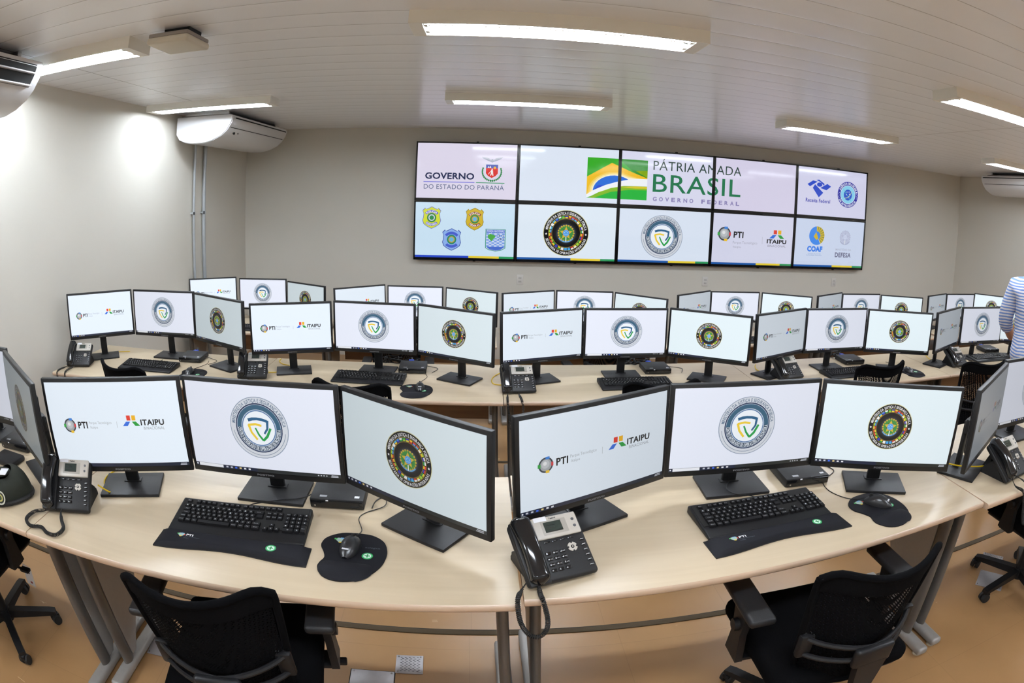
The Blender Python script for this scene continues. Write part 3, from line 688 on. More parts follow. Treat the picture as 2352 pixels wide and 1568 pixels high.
TVM = (tvc.mesh('casing'), tvf.mesh('bezel'), tvb.mesh('wall_mount'))
for row in range(2):
    for i in range(5):
        t = thing('wall_television', TVN[row][i], 'television', (TX0+PW*(i+.5), TY, TZ0-PH*row), 0, 'panels of the video wall')
        inst('casing', TVM[0], t); inst('bezel', TVM[1], t); inst('wall_mount', TVM[2], t)
        m = MB(); tvgfx(i, row).to(m, y=0); m.obj('screen', t, (0, .0075, -PH+.032), smooth=0)

# ================================================================== DESKS
def leg_meshes():
    """one end frame, foot bar along Y; origin on the floor below the desk centre line"""
    l = MB(); H = .715
    pts = [(.0175*math.cos(2*PI*k/20), .032*math.sin(2*PI*k/20)-.165) for k in range(20)]
    l.prism(pts, .035, H, DGR)
    l.prism([(-.135, .06), (-.10, .06), (.06, .25), (.16, .45), (.16, H), (-.135, H)], -.011, .011, GRY, 'X')
    l.box((0, .02, H-.012), (.04, .52, .024), DGR, .003)
    f = MB(); f.box((0, -.02, .031), (.056, .60, .038), GRY, .014, 3)
    for yy in (-.285, .245): f.cyl((0, yy, 0), (0, yy, .014), .02, .02, mat('pale_glide', '#c9c5b4', .5), 14)
    return l.mesh('leg', 40), f.mesh('foot_bar')
LGM = leg_meshes()
def desk(x0, x1, yf0, yf1, yb0, yb1, z, label, grp):
    """top corners: front left/right, back left/right; z = floor"""
    cx, cy = (x0+x1)/2, (yf0+yf1+yb0+yb1)/4; t = thing('office_desk', label, 'desk', (cx, cy, z), 0, grp)
    T = .025; zt = .74
    A = [(x0-cx, yf0-cy), (x1-cx, yf1-cy), (x1-cx, yb1-cy), (x0-cx, yb0-cy)]
    bm = bmesh.new(); vb = [bm.verts.new((*p, zt-T)) for p in A]; vt = [bm.verts.new((*p, zt)) for p in A]
    bm.faces.new(vb[::-1]); bm.faces.new(vt); sides = [bm.faces.new((vb[i], vb[(i+1) % 4], vt[(i+1) % 4], vt[i])) for i in range(4)]
    front = [e for e in sides[0].edges if abs(e.verts[0].co.z-e.verts[1].co.z) < 1e-6]
    bmesh.ops.bevel(bm, geom=front, offset=.010, segments=4, profile=.5, affect='EDGES')
    m = MB(); bm.normal_update()
    vs = [v.co.copy() for v in bm.verts]; bm.verts.index_update(); tops = []; ed = []
    for f in bm.faces: (tops if abs(f.normal.z) > .9 else ed).append([v.index for v in f.verts])
    m.add(vs, tops, WOOD); m.add(vs, ed, EDGE); bm.free(); m.obj('desktop', t, smooth=30)
    for xx in (x0-cx+.045, x1-cx-.045):
        l = inst('leg', LGM[0], t, (xx, -.02, 0)); inst('foot_bar', LGM[1], l)
    m = MB(); m.box((0, (yb0+yb1)/2-cy-.10, .555), (x1-x0-.16, .018, .31), MOD); m.obj('modesty_panel', t)
FR, MR, BR = 'desks in the front row', 'desks in the middle row', 'desks in the back row'
desk(-3.02, -1.477, 1.02, 1.075, 1.74, 1.80, 0, 'maple desk at the left edge of the photo, under the dark green cap', FR)
desk(-1.473, .071, 1.074, 1.136, 1.80, 1.850, 0, 'left of the two whole maple desks in the front row', FR)
desk(.079, 1.698, 1.153, 1.222, 1.862, 1.90, 0, 'right of the two whole maple front desks, a phone on its left corner', FR)
desk(1.704, 3.25, 1.20, 1.20, 1.90, 1.92, 0, 'maple desk cut by the right edge of the photo, with phone and turned monitor', FR)
k2 = 1.0413
for i, (a, b, f0, f1, b0, b1, lb) in enumerate(((-3.02, -1.475, 2.93, 3.05, 3.70, 3.74, 'maple desk in the middle row against the left wall'), (-1.471, .09, 3.05, 3.06, 3.75, 3.785, 'second maple desk from the left in the middle row'),
        (.094, 1.712, 3.07, 3.07, 3.79, 3.80, 'central maple desk in the middle row, behind the front pair'), (1.716, 3.34, 3.08, 3.09, 3.80, 3.79, 'maple desk in the middle row with a mesh chair pushed in front, right of centre'), (3.344, 4.90, 3.09, 3.10, 3.79, 3.80, 'maple desk in the middle row where the person in stripes stands'))):
    desk(a, b, f0, f1, b0, b1, F2, lb, MR)
for a, yb, lb in ((-3.10, 5.78, 'back row desk in the far left corner'), (-1.50, 5.62, 'second back row desk from the left'), (.11, 5.60, 'third back row desk from the left, below the video wall'), (1.70, 5.62, 'fourth back row desk from the left'), (3.29, 5.55, 'fifth back row desk from the left, below the right end of the video wall'), (4.95, 5.50, 'back row desk at the far right, beside the right wall')):
    desk(a, a+1.585, yb-.74, yb-.74, yb, yb, F3, lb, BR)

# ================================================================== MONITORS
SCR = [screen_mesh(k) for k in range(3)]
MWD, MHT = .54, .32
c = MB()
c.box((0, .010, MHT/2), (MWD, .020, MHT), BEZ, .0035, 2); c.box((0, .030, MHT*.47), (.38, .03, .21), BLK2, .010, 2)
g = Gfx(pfn=lambda _: mat('grey_lettering', '#77777a', .4)); g.text('POSITIVO', -.030, .0068, .030, .0128, 'x', .04); g.to(c, y=-.0002)
g = Gfx(pfn=lambda _: DARK)
CASM = c.mesh('casing')
n = MB(); n.box((0, .098, .105), (.052, .018, .21), BLK2, .004); n.box((0, .066, .19), (.08, .065, .06), BLK2, .006); NECKM = n.mesh('neck')
b = MB(); b.box((0, .070, .006), (.236, .168, .012), BLK2, .003); b.box((0, .098, .013), (.07, .03, .004), BLK2, .001); BASM = b.mesh('base')
KIND = ['two logos', 'blue grey seal', 'black seal']
SIDE = ['left', 'middle', 'right']
DN = {'Z': 'front row desk at the left photo edge', 'A': 'left of the two whole front desks', 'B': 'right of the two whole front desks', 'N': 'front row desk at the right photo edge',
      'C': 'first middle row desk from the left', 'D': 'second middle row desk from the left', 'E': 'third middle row desk from the left', 'F': 'fourth middle row desk from the left', 'G': 'fifth middle row desk from the left',
      'H': 'first back row desk from the left', 'I': 'second back row desk from the left', 'J': 'third back row desk from the left', 'K': 'fourth back row desk from the left', 'L': 'fifth back row desk from the left', 'M': 'sixth back row desk from the left'}
POS = {'A1': (-1.232, 1.46, .385), 'A2': (-.713, 1.579, .034), 'A3': (-.22, 1.446, -.594), 'B1': (.317, 1.509, .455), 'B2': (.831, 1.622, -.043), 'B3': (1.338, 1.484, -.464),
 'C1': (-2.849, 3.425, .669), 'C2': (-2.344, 3.599, .061), 'C3': (-1.806, 3.473, -.431), 'D1': (-1.233, 3.417, .332), 'D2': (-.711, 3.516, -.069), 'D3': (-.201, 3.392, -.495),
 'E1': (.337, 3.395, .328), 'E2': (.862, 3.477, .025), 'E3': (1.37, 3.366, -.57), 'F1': (1.918, 3.384, .398), 'F2': (2.419, 3.459, -.019), 'F3': (2.914, 3.315, -.424),
 'G1': (3.487, 3.325, .405), 'G2': (3.99, 3.378, -.079), 'G3': (4.465, 3.30, -.40), 'H1': (-2.912, 5.56, .486), 'H2': (-2.339, 5.624, .085), 'H3': (-1.785, 5.399, -.483),
 'I1': (-1.195, 5.331, .627), 'I2': (-.688, 5.434, -.022), 'I3': (-.158, 5.295, -.464), 'J1': (.383, 5.259, .415), 'J2': (.906, 5.348, -.057), 'J3': (1.382, 5.136, -.7),
 'K1': (2.003, 5.337, .59), 'K2': (2.47, 5.416, -.055), 'K3': (2.984, 5.254, -.513), 'L1': (3.578, 5.298, .462), 'L2': (4.019, 5.312, -.04), 'L3': (4.499, 5.141, -.416),
 'M1': (5.219, 5.244, .34), 'M2': (5.692, 5.276, -.038), 'M3': (6.227, 5.153, -.75), 'N1': (1.868, 1.438, .485), 'N2': (2.40, 1.595, .0), 'Z3': (-1.72, 1.427, -.518), 'Z2': (-2.225, 1.575, .03)}
GRP = {'A': 'front row', 'B': 'front row', 'Z': 'front row', 'N': 'front row', **{k: 'middle row' for k in 'CDEFG'}, **{k: 'back row' for k in 'HIJKLM'}}
for nme, (x, y, a) in POS.items():
    row = GRP[nme[0]]; k = int(nme[1])-1; zd = {'front row': .74, 'middle row': .74+F2, 'back row': .74+F3}[row]; zb = {'front row': .83, 'middle row': .711, 'back row': .509}[row]
    if nme[0] == 'C': x, y, zb = x*.98, y*.98, 1.709-(1.709-zb)*.98
    t = thing('computer_monitor', '%s black monitor with %s, %s' % (SIDE[k], KIND[k], DN[nme[0]]), 'monitor', (x, y, zd), a, 'monitors in the '+row)
    cs = inst('casing', CASM, t, (0, 0, zb-zd), (-.039, 0, 0)); inst('screen', SCR[k], t, (0, -.0006-.016*-.039*-1, zb-zd+.0205), (-.039, 0, 0))
    nk = inst('neck', NECKM, t, (0, 0, 0)); inst('base', BASM, t)

# ================================================================== MINI COMPUTERS
b = MB(); b.box((0, 0, .020), (.178, .175, .034), BLK2, .004)
for yy in (-.06, .06):
    for xx in (-.07, .07): b.cyl((xx, yy, 0), (xx, yy, .004), .008, .008, RUB, 10)
PCB = b.mesh('case')
b = MB(); b.box((0, -.0885, .019), (.172, .003, .026), GLB, .001); b.cyl((-.072, -.0895, .014), (-.072, -.0915, .014), .0035, .003, CHR, 12); b.box((.06, -.0905, .014), (.03, .001, .004), DARK); b.box((-.045, -.0905, .024), (.008, .001, .003), DARK); PCF = b.mesh('front_panel')
PCS = []
for c_, d_, m_ in (((-.045, -.068, .0374), (.024, .012, .0008), mat('grey_sticker', '#8a8c90', .4)), ((.066, -.066, .0374), (.016, .012, .0008), STK), ((-.03, -.0905, .033), (.008, .001, .004), STK)):
    b = MB(); b.box(c_, d_, m_); PCS.append(b.mesh('sticker'))
b = MB(); b.box((-.02, .10, .030), (.036, .03, .016), BLU, .003); b.tube(smooth_path([(-.02, .115, .03), (-.02, .14, .04), (-.06, .15, .02), (-.12, .14, .012)]), .0045, BLK, 8); PCV = b.mesh('video_plug')
def mini_pc(x, y, z, a, lb):
    t = thing('mini_computer', lb, 'computer', (x, y, z), a, 'small desktop computers')
    inst('case', PCB, t); inst('front_panel', PCF, t); [inst('sticker', q_, t) for q_ in PCS]; inst('video_plug', PCV, t)
mini_pc(-.485, 1.665, .74, .05, 'small black computer box on the front left desk, between two monitor bases')
mini_pc(1.115, 1.705, .74, -.06, 'small black computer box on the front right desk, left of the black seal monitor base')
mini_pc(-1.985, 1.63, .74, .1, 'small black computer box at the left edge of the photo')
z2 = .74+F2
mini_pc(-2.0*k2, 3.45*k2-.02, z2, .1, 'small black computer box on the middle row desk by the left wall')
mini_pc(-.46*k2, 3.49*k2, z2, .04, 'small black computer box on the second middle row desk from the left')
mini_pc(1.07*k2, 3.50*k2, z2, .0, 'small black computer box on the central middle row desk')
mini_pc(2.60*k2, 3.50*k2, z2, -.06, 'small black computer box on the fourth middle row desk from the left')
mini_pc(4.22*k2, 3.46*k2, z2, -.25, 'small black computer box on the middle row desk next to the striped shirt')

# ================================================================== KEYBOARDS
U = .0190
def key_layout():
    K = []; y0 = .052
    def row(y, x, items):
        for it in items:
            s, w = it if isinstance(it, tuple) else (it, 1)
            if s is not None: K.append((x+w*U/2, y, w*U, U, s))
            x += w*U
    X = -.205
    row(y0+.004, X, ['Esc', (None, .8), 'F1', 'F2', 'F3', 'F4', (None, .45), 'F5', 'F6', 'F7', 'F8', (None, .45), 'F9', 'F10', 'F11', 'F12', (None, .1), 'Prt', 'Scr', 'Pse'])
    Y = y0-.022
    row(Y, X, list("'1234567890-=")+[('Bksp', 1.9)]); row(Y-U, X, [('Tab', 1.5)]+list('QWERTYUIOP')+['´', '[', (None, .15), ('', 1.25)])
    row(Y-2*U, X, [('Caps', 1.75)]+list('ASDFGHJKLÇ')+['~', ']']); row(Y-3*U, X, [('Shift', 1.3), '\\']+list('ZXCVBNM,.;')+['/', ('Shift', 1.6)])
    row(Y-4*U, X, [('Ctrl', 1.3), ('Win', 1.2), ('Alt', 1.2), ('', 6.0), ('AltGr', 1.3), ('Win', 1.2), ('Fn', 1.2), ('Ctrl', 1.5)])
    X2 = X+15.3*U
    row(Y, X2, ['Ins', 'Hm', 'PU']); row(Y-U, X2, ['Del', 'End', 'PD']); row(Y-3*U, X2, [(None, 1), '^']); row(Y-4*U, X2, ['<', 'v', '>'])
    X3 = X2+3.35*U; W = .93
    row(Y, X3, ['Num', '/', '*', '-']); row(Y-U, X3, list('789+')); row(Y-2*U, X3, list('456.')); row(Y-3*U, X3, ['1', '2', '3']); row(Y-4*U, X3, [('0', 2), ',']); 
    K.append((X3+3.5*U, Y-3.5*U, U, 2*U, 'Ent'))
    return K
KL = key_layout()
def one_key(w, d, s, mb=None, off=(0, 0, 0)):
    m = mb or MB(); w2, d2 = w-.0026, d-.0026; a, b = w2/2, d2/2; p, q = a-.0016, b-.0016; h = .0062; ox, oy, oz = off
    vs = [(-a, -b, 0), (a, -b, 0), (a, b, 0), (-a, b, 0), (-p, -q, h), (p, -q, h), (p, q+.0006, h), (-p, q+.0006, h)]
    m.add([(x+ox, y+oy, z+oz) for x, y, z in vs], [(4, 5, 6, 7), (0, 1, 5, 4), (1, 2, 6, 5), (2, 3, 7, 6), (3, 0, 4, 7)], BLK)
    if s:
        L = len(s); tw = .0046 if L == 1 else min(w2*.62, .0026*L+.002); th = .0052 if L == 1 else .0036
        g = Gfx(pfn=lambda _: LEG); g.text(s, -tw/2, -th/2, tw/2, th/2, 'x', .0); g.to(m, frame=lambda x, y, l: (ox+x, oy+y, oz+h+.0001))
    return m
def slab(w, d, h0, h1, m, bev=.01): # wedge: front height h0, back h1
    bm = bmesh.new(); bmesh.ops.create_cube(bm, size=1)
    for v in bm.verts:
        top = v.co.z > 0; v.co = Vector((v.co.x*w, v.co.y*d, (h1 if v.co.y > 0 else h0) if top else 0))
    bmesh.ops.bevel(bm, geom=list(bm.edges), offset=bev, segments=3, profile=.5, affect='EDGES', clamp_overlap=True)
    q = MB(); q.bm(bm, m); return q
KB = slab(.455, .182, .0119, .028, BLK, .009)
KB.v = [(x, y-.011, z) for x, y, z in KB.v]; g = Gfx(pfn=lambda _: LEG); g.text('POSITIVO', .145, .067, .19, .0705, 'x', .02); g.rect(.118, .062, .21, .063, 'x')
TI = Matrix.Translation((0, 0, .0215)) @ Matrix.Rotation(math.atan2(.014, .158), 4, 'X')
g.to(KB, frame=lambda x, y, l: tuple(TI @ Vector((x, y, .0003)))); KBM = KB.mesh('case')
fr = MB(); fr.T = TI; fr.box((0, .014, .0000), (.44, .115, .0008), DARK); KBR = fr.mesh('key_bed')
ctr = MB(); ctr.T = TI
for kx, ky, w, d, s in KL: one_key(w, d, s if len(s) < 2 else '', ctr, (kx, ky, .0002))
KBLOCK = ctr.mesh('key_block', 0)
KM = {}
def keyboard(x, y, z, a, lb, full, cable=None):
    t = thing('keyboard', lb, 'keyboard', (x, y, z), a, 'black wired keyboards'); inst('case', KBM, t); inst('key_bed', KBR, t)
    if full:
        far_keys = MB(); far_keys.T = TI
        for kx, ky, w, d, s in KL[:8]: one_key(w, d, s, far_keys, (kx, ky, .0002))
        o_ = far_keys.obj('key_block', t, smooth=0); o_['kind'] = 'stuff'
        for kx, ky, w, d, s in KL[8:]:
            if (w, d, s) not in KM: KM[(w, d, s)] = one_key(w, d, s).mesh('key', 0)
            p = TI @ Vector((kx, ky, .0002)); inst('key', KM[(w, d, s)], t, p, (math.atan2(.014, .158), 0, 0))
    else: inst('key_block', KBLOCK, t)
    if cable: m = MB(); m.tube(smooth_path(cable), .0019, BLK, 6); m.obj('cable', t)
keyboard(-.765, 1.425, .74, .09, 'black keyboard on the front left desk with a printed wrist rest below', True, [(.01, .076, .024), (.03, .10, .02), (.10, .14, .016), (.18, .165, .017), (.24, .21, .03), (.27, .26, .004)])
keyboard(.852, 1.478, .74, .055, 'black keyboard on the front right desk with a printed wrist rest below', True, [(.02, .076, .024), (.005, .10, .02), (-.03, .13, .016), (-.045, .16, .018), (-.03, .2, .016), (.02, .26, .004)])
for x, y, a, lb in ((-2.23, 3.17, .06, 'black keyboard on the middle row desk by the left wall, behind a mesh chair'), (-.70, 3.27, -.03, 'black keyboard on the second middle row desk from the left'), (.87, 3.22, .02, 'black keyboard on the central middle row desk, half behind a chair'), (2.41, 3.22, .02, 'black keyboard on the fourth middle row desk, left of the mesh chair'), (3.98, 3.24, -.08, 'black keyboard on the middle row desk next to the striped shirt')):
    keyboard(x*k2, y*k2, z2, a, lb, False, [(.01, .076, .022), (.03, .12, .01), (.02, .18, .003)])
for x, y, lb in ((-2.3, 5.2, 'black keyboard on the back row desk in the left corner'), (-.70, 5.05, 'black keyboard on the second back row desk from the left'), (.90, 5.03, 'black keyboard on the third back row desk from the left'), (2.48, 5.03, 'black keyboard on the fourth back row desk from the left')):
    keyboard(x, y, .74+F3, 0, lb, False)

# printed logos for rests and pads
def pti_print(g, x, y, s, words=True):
    g.poly([(x-.8*s, y+.25*s), (x-.35*s, y+.5*s), (x+.55*s, y+.55*s), (x+.85*s, y+.1*s), (x+.35*s, y-.45*s), (x, y-.6*s)], '#9fb8b0'); g.L += 1
    g.rect(x-.8*s, y+.05*s, x-.45*s, y+.38*s, '#4fae5c'); g.rect(x-.05*s, y+.36*s, x+.5*s, y+.58*s, '#6aa8dc'); g.rect(x+.6*s, y-.12*s, x+.88*s, y+.2*s, '#c0443c'); g.rect(x-.1*s, y-.6*s, x+.3*s, y-.34*s, '#e0c030'); g.L -= 1
    if words: g.text('PTI', x+1.1*s, y-.1*s, x+2.5*s, y+.5*s, '#eceef0', .03); g.text('Parque Tecnológico', x+1.0*s, y-.55*s, x+4.0*s, y-.25*s, '#55606c'); g.text('Itaipu', x+.9*s, y-1.0*s, x+1.9*s, y-.7*s, '#55606c')
def cross_print(g, x, y, r):
    g.disc(x, y, r, '#2fa35c', 28); g.L += 1; g.disc(x, y, r*.72, '#d9efe2', 24); g.L += 1; g.rect(x-r*.14, y-r*.5, x+r*.14, y+r*.5, '#2c8f50'); g.rect(x-r*.5, y-r*.14, x+r*.5, y+r*.14, '#2c8f50'); g.L -= 2
PR = lambda c_: mat('print_'+c_.lstrip('#'), c_, .6)
LYC = mat('black_lycra', (.005, .005, .008), .7, spec=.25)
def wrist_rest():
    w = .495
    def fn(u, v):
        x = (u-.5)*w; fy = -.050-.010*math.cos(2*PI*u)-.012*(1-abs(2*u-1))**.5*0; fy = -.052+.013*math.sin(PI*(u*2-.5)); y = fy+(.028-fy)*v
        e = min(1, min(u, 1-u)*14)*min(1, v*7)*min(1, (1-v)*12); return (x, y, .0035+.015*max(0, e)**.6)
    m = MB(); m.grid(fn, 40, 16, LYC)
    def low(u, v): p = fn(u, v); return (p[0], p[1], 0)
    pts = [fn(k/40, 0)[:2] for k in range(41)]+[(w/2, .028), (-w/2, .028)]; m.prism(pts, 0, .0036, RUB)
    M = m.mesh('cushion'); q = MB(); g = Gfx(pfn=PR); g.L = 1; pti_print(g, -.165, -.006, .017); g.to(q, dz=.0002, frame=lambda x, y, l: (x, y, .0187+l)); q2 = MB()
    g = Gfx(pfn=PR); g.L = 1; cross_print(g, .135, -.012, .016); g.to(q2, dz=.0002, frame=lambda x, y, l: (x, y, .0187+l)); return M, q.mesh('printed_logo', 0), q2.mesh('printed_cross', 0)
WR = wrist_rest()
for x, y, a, lb in ((-.752, 1.298, .06, 'black gel wrist rest with white print along the front left keyboard'), (.862, 1.352, .075, 'black gel wrist rest with white print along the front right keyboard')):
    t = thing('wrist_rest', lb, 'wrist rest', (x, y, .74), a, 'gel wrist rests'); inst('cushion', WR[0], t); inst('printed_logo', WR[1], t); inst('printed_cross', WR[2], t)

# ================================================================== MOUSE PADS AND MICE
def pad_mesh():
    # rounded top, waist on the left, wrist lobe at the bottom
    P = [(.0, .122), (.045, .116), (.082, .088), (.099, .045), (.100, .0), (.090, -.042), (.066, -.082), (.028, -.112), (-.018, -.120), (-.058, -.105), (-.080, -.070), (-.080, -.045), (-.072, -.018), (-.082, .012), (-.097, .045), (-.088, .085), (-.048, .116)]
    Q = smooth_path([(p[0], p[1], 0) for p in P+[P[0]]], 4)[:-1]; Q = [(q.x, q.y) for q in Q][::-1]
    m = MB(); m.prism(Q, 0, .004, LYC)
    def fn(u, v):
        a = -1+2*u; y = -.115+.085*v; hw = .078*math.sqrt(max(0, 1-((v-.62)/.72)**2)); e = math.sin(PI*u)**.5*math.sin(PI*min(1, max(0, v)))**.6
        return (-.002+a*hw, y, .003+.014*e)
    m.grid(fn, 20, 10, LYC); M = m.mesh('pad', 50)
    q = MB(); g = Gfx(pfn=PR); g.L = 1; pti_print(g, -.045, .075, .024, False); fr_ = lambda x, y, l: (x, y, .0042+l); g.to(q, dz=.0002, frame=fr_); out = [M, q.mesh('printed_logo', 0)]
    for nm_ in ('printed_lettering', 'printed_cross'):
        g = Gfx(pfn=PR); g.L = 1; q = MB()
        if nm_[8] == 'l': g.text('nológico', .035, .045, .078, .053, '#55606c')
        else: cross_print(g, .048, .008, .016)
        g.to(q, dz=.0002, frame=fr_); out.append(q.mesh(nm_, 0))
    return out
PAD = pad_mesh()
def mouse_mesh():
    m = MB()
    def fn(u, v):
        th = PI*u; y = -.053+.106*v; s = math.sin(PI*min(.985, max(.015, v)))**.45; w = .031*s*(1-.10*math.sin(PI*v)); h = .036*s*(.55+.45*math.sin(PI*(.15+.75*(1-v))))
        return (-w*math.cos(th), y, .001+h*math.sin(th)**.8)
    m.grid(fn, 18, 20, mat('mouse_plastic', (.016, .016, .018), .3)); B = m.mesh('shell', 60)
    w = MB(); w.cyl((-.0035, .030, .0275), (.0035, .030, .0275), .008, .008, RUB, 14); l = MB(); l.box((0, -.036, .0235), (.020, .006, .001), STK, T=Matrix.Rotation(-.0, 4, 'X')); return B, w.mesh('scroll_wheel'), l.mesh('lettering')
MOU = mouse_mesh()
def mouse(x, y, z, a, lb, cable=None):
    t = thing('computer_mouse', lb, 'mouse', (x, y, z), a, 'black wired mice'); inst('shell', MOU[0], t); inst('scroll_wheel', MOU[1], t); inst('lettering', MOU[2], t, (0, 0, .0005))
    if cable:
        inv = (Matrix.Translation((x, y, z)) @ Matrix.Rotation(a, 4, 'Z')).inverted(); m = MB(); m.tube(smooth_path([inv @ Vector(p) for p in cable]), .0016, BLK, 6); m.obj('cable', t)
def mouse_pad(x, y, z, a, lb):
    t = thing('mouse_pad', lb, 'mouse pad', (x, y, z), a, 'gel mouse pads'); inst('pad', PAD[0], t); inst('printed_logo', PAD[1], t); inst('printed_lettering', PAD[2], t); inst('printed_cross', PAD[3], t)
mouse_pad(-.388, 1.322, .74, -.02, 'black gel mouse pad with green cross on the front left desk'); mouse(-.393, 1.358, .7442, -.16, 'black mouse on the pad of the front left desk', [(-.385, 1.41, .757), (-.378, 1.46, .745), (-.40, 1.53, .742), (-.385, 1.57, .742), (-.33, 1.62, .744), (-.34, 1.70, .745)])
mouse_pad(1.278, 1.362, .74, .12, 'black gel mouse pad with green cross on the front right desk'); mouse(1.285, 1.398, .7442, .72, 'black mouse on the pad of the front right desk', [(1.25, 1.437, .757), (1.22, 1.462, .745), (1.19, 1.50, .742), (1.17, 1.56, .742), (1.185, 1.63, .742), (1.235, 1.72, .745)])
for x, y, lb, mx, my, ml in ((-1.85, 3.11, 'black mouse pad on the middle row desk by the left wall', -1.87, 3.13, 'black mouse on the middle row desk by the left wall'), (-.40, 3.085, 'black mouse pad on the second middle row desk from the left', -.378, 3.13, 'black mouse on the second middle row desk from the left'), (2.92, 3.11, 'black mouse pad right of the mesh chair on the fourth middle row desk', 2.90, 3.13, 'black mouse right of the mesh chair on the fourth middle row desk')):
    mouse_pad(x*k2, y*k2, z2, 0, lb); mouse(mx*k2, my*k2, z2+.0042, .1, ml, [(mx*k2, my*k2+.05, z2+.017), (mx*k2-.01, my*k2+.12, z2+.003), (mx*k2+.02, my*k2+.22, z2+.003), (mx*k2+.0, my*k2+.3, z2+.003)])

# ================================================================== DESK PHONES
PT = math.radians(36)
TP = Matrix(((1, 0, 0, 0), (0, math.cos(PT), -math.sin(PT), -.075), (0, math.sin(PT), math.cos(PT), .004), (0, 0, 0, 1)))
def phone_meshes():
    R = {}
    m = MB(); m.T = TP
    m.box((.0, .090, .010), (.200, .185, .024), BLK2, .010, 3)                      # face slab
    m.box((-.068, .090, .022), (.060, .188, .014), BLK2, .006)                      # handset cradle
    m.T = Matrix(); m.prism([(-.062, 0), (.075, 0), (.075, .012), (.06, .035), (.02, .07), (-.045, .012)], -.085, .085, BLK2, 'X')
    R['body'] = m.mesh('body', 40)
    m = MB(); m.box((0, .080, .006), (.150, .035, .012), BLK2, .004); m.prism([(.055, .0), (.095, .0), (.095, .008), (.062, .085), (.05, .085)], -.05, .05, BLK2, 'X'); R['stand'] = m.mesh('stand')
    m = MB(); m.T = TP; m.box((.028, .150, .0255), (.128, .064, .010), SIL, .004, 3)
    m.box((.022, .149, .0305), (.072, .042, .0012), mat('silver_step', '#a9a49b', .4), .0004); R['display_panel'] = m.mesh('display_panel')
    m = MB(); m.T = TP; m.box((.018, .150, .0315), (.050, .030, .0012), mat('phone_lcd', '#2f3934', .2)); m.box((.018, .1365, .0322), (.048, .004, .0003), mat('lcd_text', '#1c221f', .3))
    for i in range(2): m.box((.010, .155-.008*i, .0322), (.026, .003, .0003), mat('lcd_text', '#1c221f', .3))
    R['display'] = m.mesh('display')
    m = MB(); m.T = TP
    for i in range(2): m.cyl((.078, .160-.020*i, .030), (.078, .160-.020*i, .0318), .0045, .004, mat('round_key_grey', '#55565a', .35), 14)
    R['round_key'] = m.mesh('round_key')
    m = MB(); m.T = TP; m.box((-.012, .176, .0312), (.036, .013, .0008), STK); R['sticker'] = m.mesh('sticker')
    # rocker ring
    m = MB(); m.T = TP
    bm = bmesh.new(); bmesh.ops.create_circle(bm, cap_ends=True, segments=28, radius=.0135)
    r = bmesh.ops.extrude_face_region(bm, geom=list(bm.faces)); bmesh.ops.translate(bm, vec=(0, 0, .004), verts=[e for e in r['geom'] if isinstance(e, bmesh.types.BMVert)])
    m.bm(bm, SIL, Matrix.Translation((.052, .083, .021)))
    for a in range(4): m.cyl((.052+.0125*math.cos(a*PI/2), .083+.0125*math.sin(a*PI/2), .0245), (.052+.0125*math.cos(a*PI/2), .083+.0125*math.sin(a*PI/2), .0256), .0028, .0028, BLK, 10)
    m.cyl((.052, .083, .0248), (.052, .083, .0262), .005, .0045, BLK, 16); m.cyl((.052, .083, .0262), (.052, .083, .0266), .0022, .002, SIL, 10); R['navigation_ring'] = m.mesh('navigation_ring')
    for k, s in enumerate(['1', '2', '3', '4', '5', '6', '7', '8', '9', '*', '0', '#']):
        m = MB(); m.box((0, 0, .0022), (.0155, .0095, .0044), GLB, .0025); g = Gfx(pfn=lambda _: LEG); g.text(s, -.0055, -.0025, -.0028, .0025, 'x')
        if s in '23456789': g.text({'2': 'ABC', '3': 'DEF', '4': 'GHI', '5': 'JKL', '6': 'MNO', '7': 'PQRS', '8': 'TUV', '9': 'WXYZ'}[s], -.001, -.002, .006, .001, 'x')
        g.to(m, frame=lambda x, y, l: (x, y, .0046)); R['key%d' % k] = m.mesh('key')
    m = MB(); m.box((0, 0, .0015), (.014, .0055, .003), GLB, .0012); m.box((0, .001, .0031), (.009, .0014, .0002), LEG); R['fkey'] = m.mesh('function_key')
    m = MB(); m.box((0, 0, .0015), (.018, .0045, .003), GLB, .0012); m.box((0, 0, .0031), (.002, .001, .0002), LEG); R['skey'] = m.mesh('soft_key')
    # handset: arched grip with two wider ends
    h = MB(); h.T = TP
    def sec(t):
        w = .024+.0045*(2*abs(t-.5))**2.2; hh = .018+.010*math.sin(PI*t)**.5*0+.006*(2*abs(t-.5))**3; z = .043+.020*math.sin(PI*t)**.9; e = min(1, math.sin(PI*min(.999, max(.001, t)))*4.2)**.5
        return w*e, hh*e, z
    def fn(u, v):
        w, hh, z = sec(v); a = 2*PI*u; return (-.069-w*math.copysign(abs(math.cos(a))**.7, math.cos(a)), -.004+.200*v, z+hh*math.copysign(abs(math.sin(a))**.7, math.sin(a))-.012)
    h.grid(fn, 26, 28, GLB); R['handset'] = h.mesh('handset', 60)
    h = MB(); h.T = TP; g = Gfx(pfn=lambda _: mat('dim_lettering', '#8d8d8d', .4)); g.text('Yealink', -.009, 0, .009, .004, 'x', .03); g.to(h, frame=lambda x, y, l: (-.069+x, .178+y, .0582)); R['lettering_grip'] = h.mesh('lettering', 0); h = MB(); h.T = TP
    g = Gfx(pfn=lambda _: mat('dark_lettering', '#2a2a2c', .4)); g.text('Yealink', .012, .172, .034, .1775, 'x', .04); g.to(h, frame=lambda x, y, l: (x, y, .0308)); R['lettering'] = h.mesh('lettering', 0)
    return R
PM = phone_meshes()
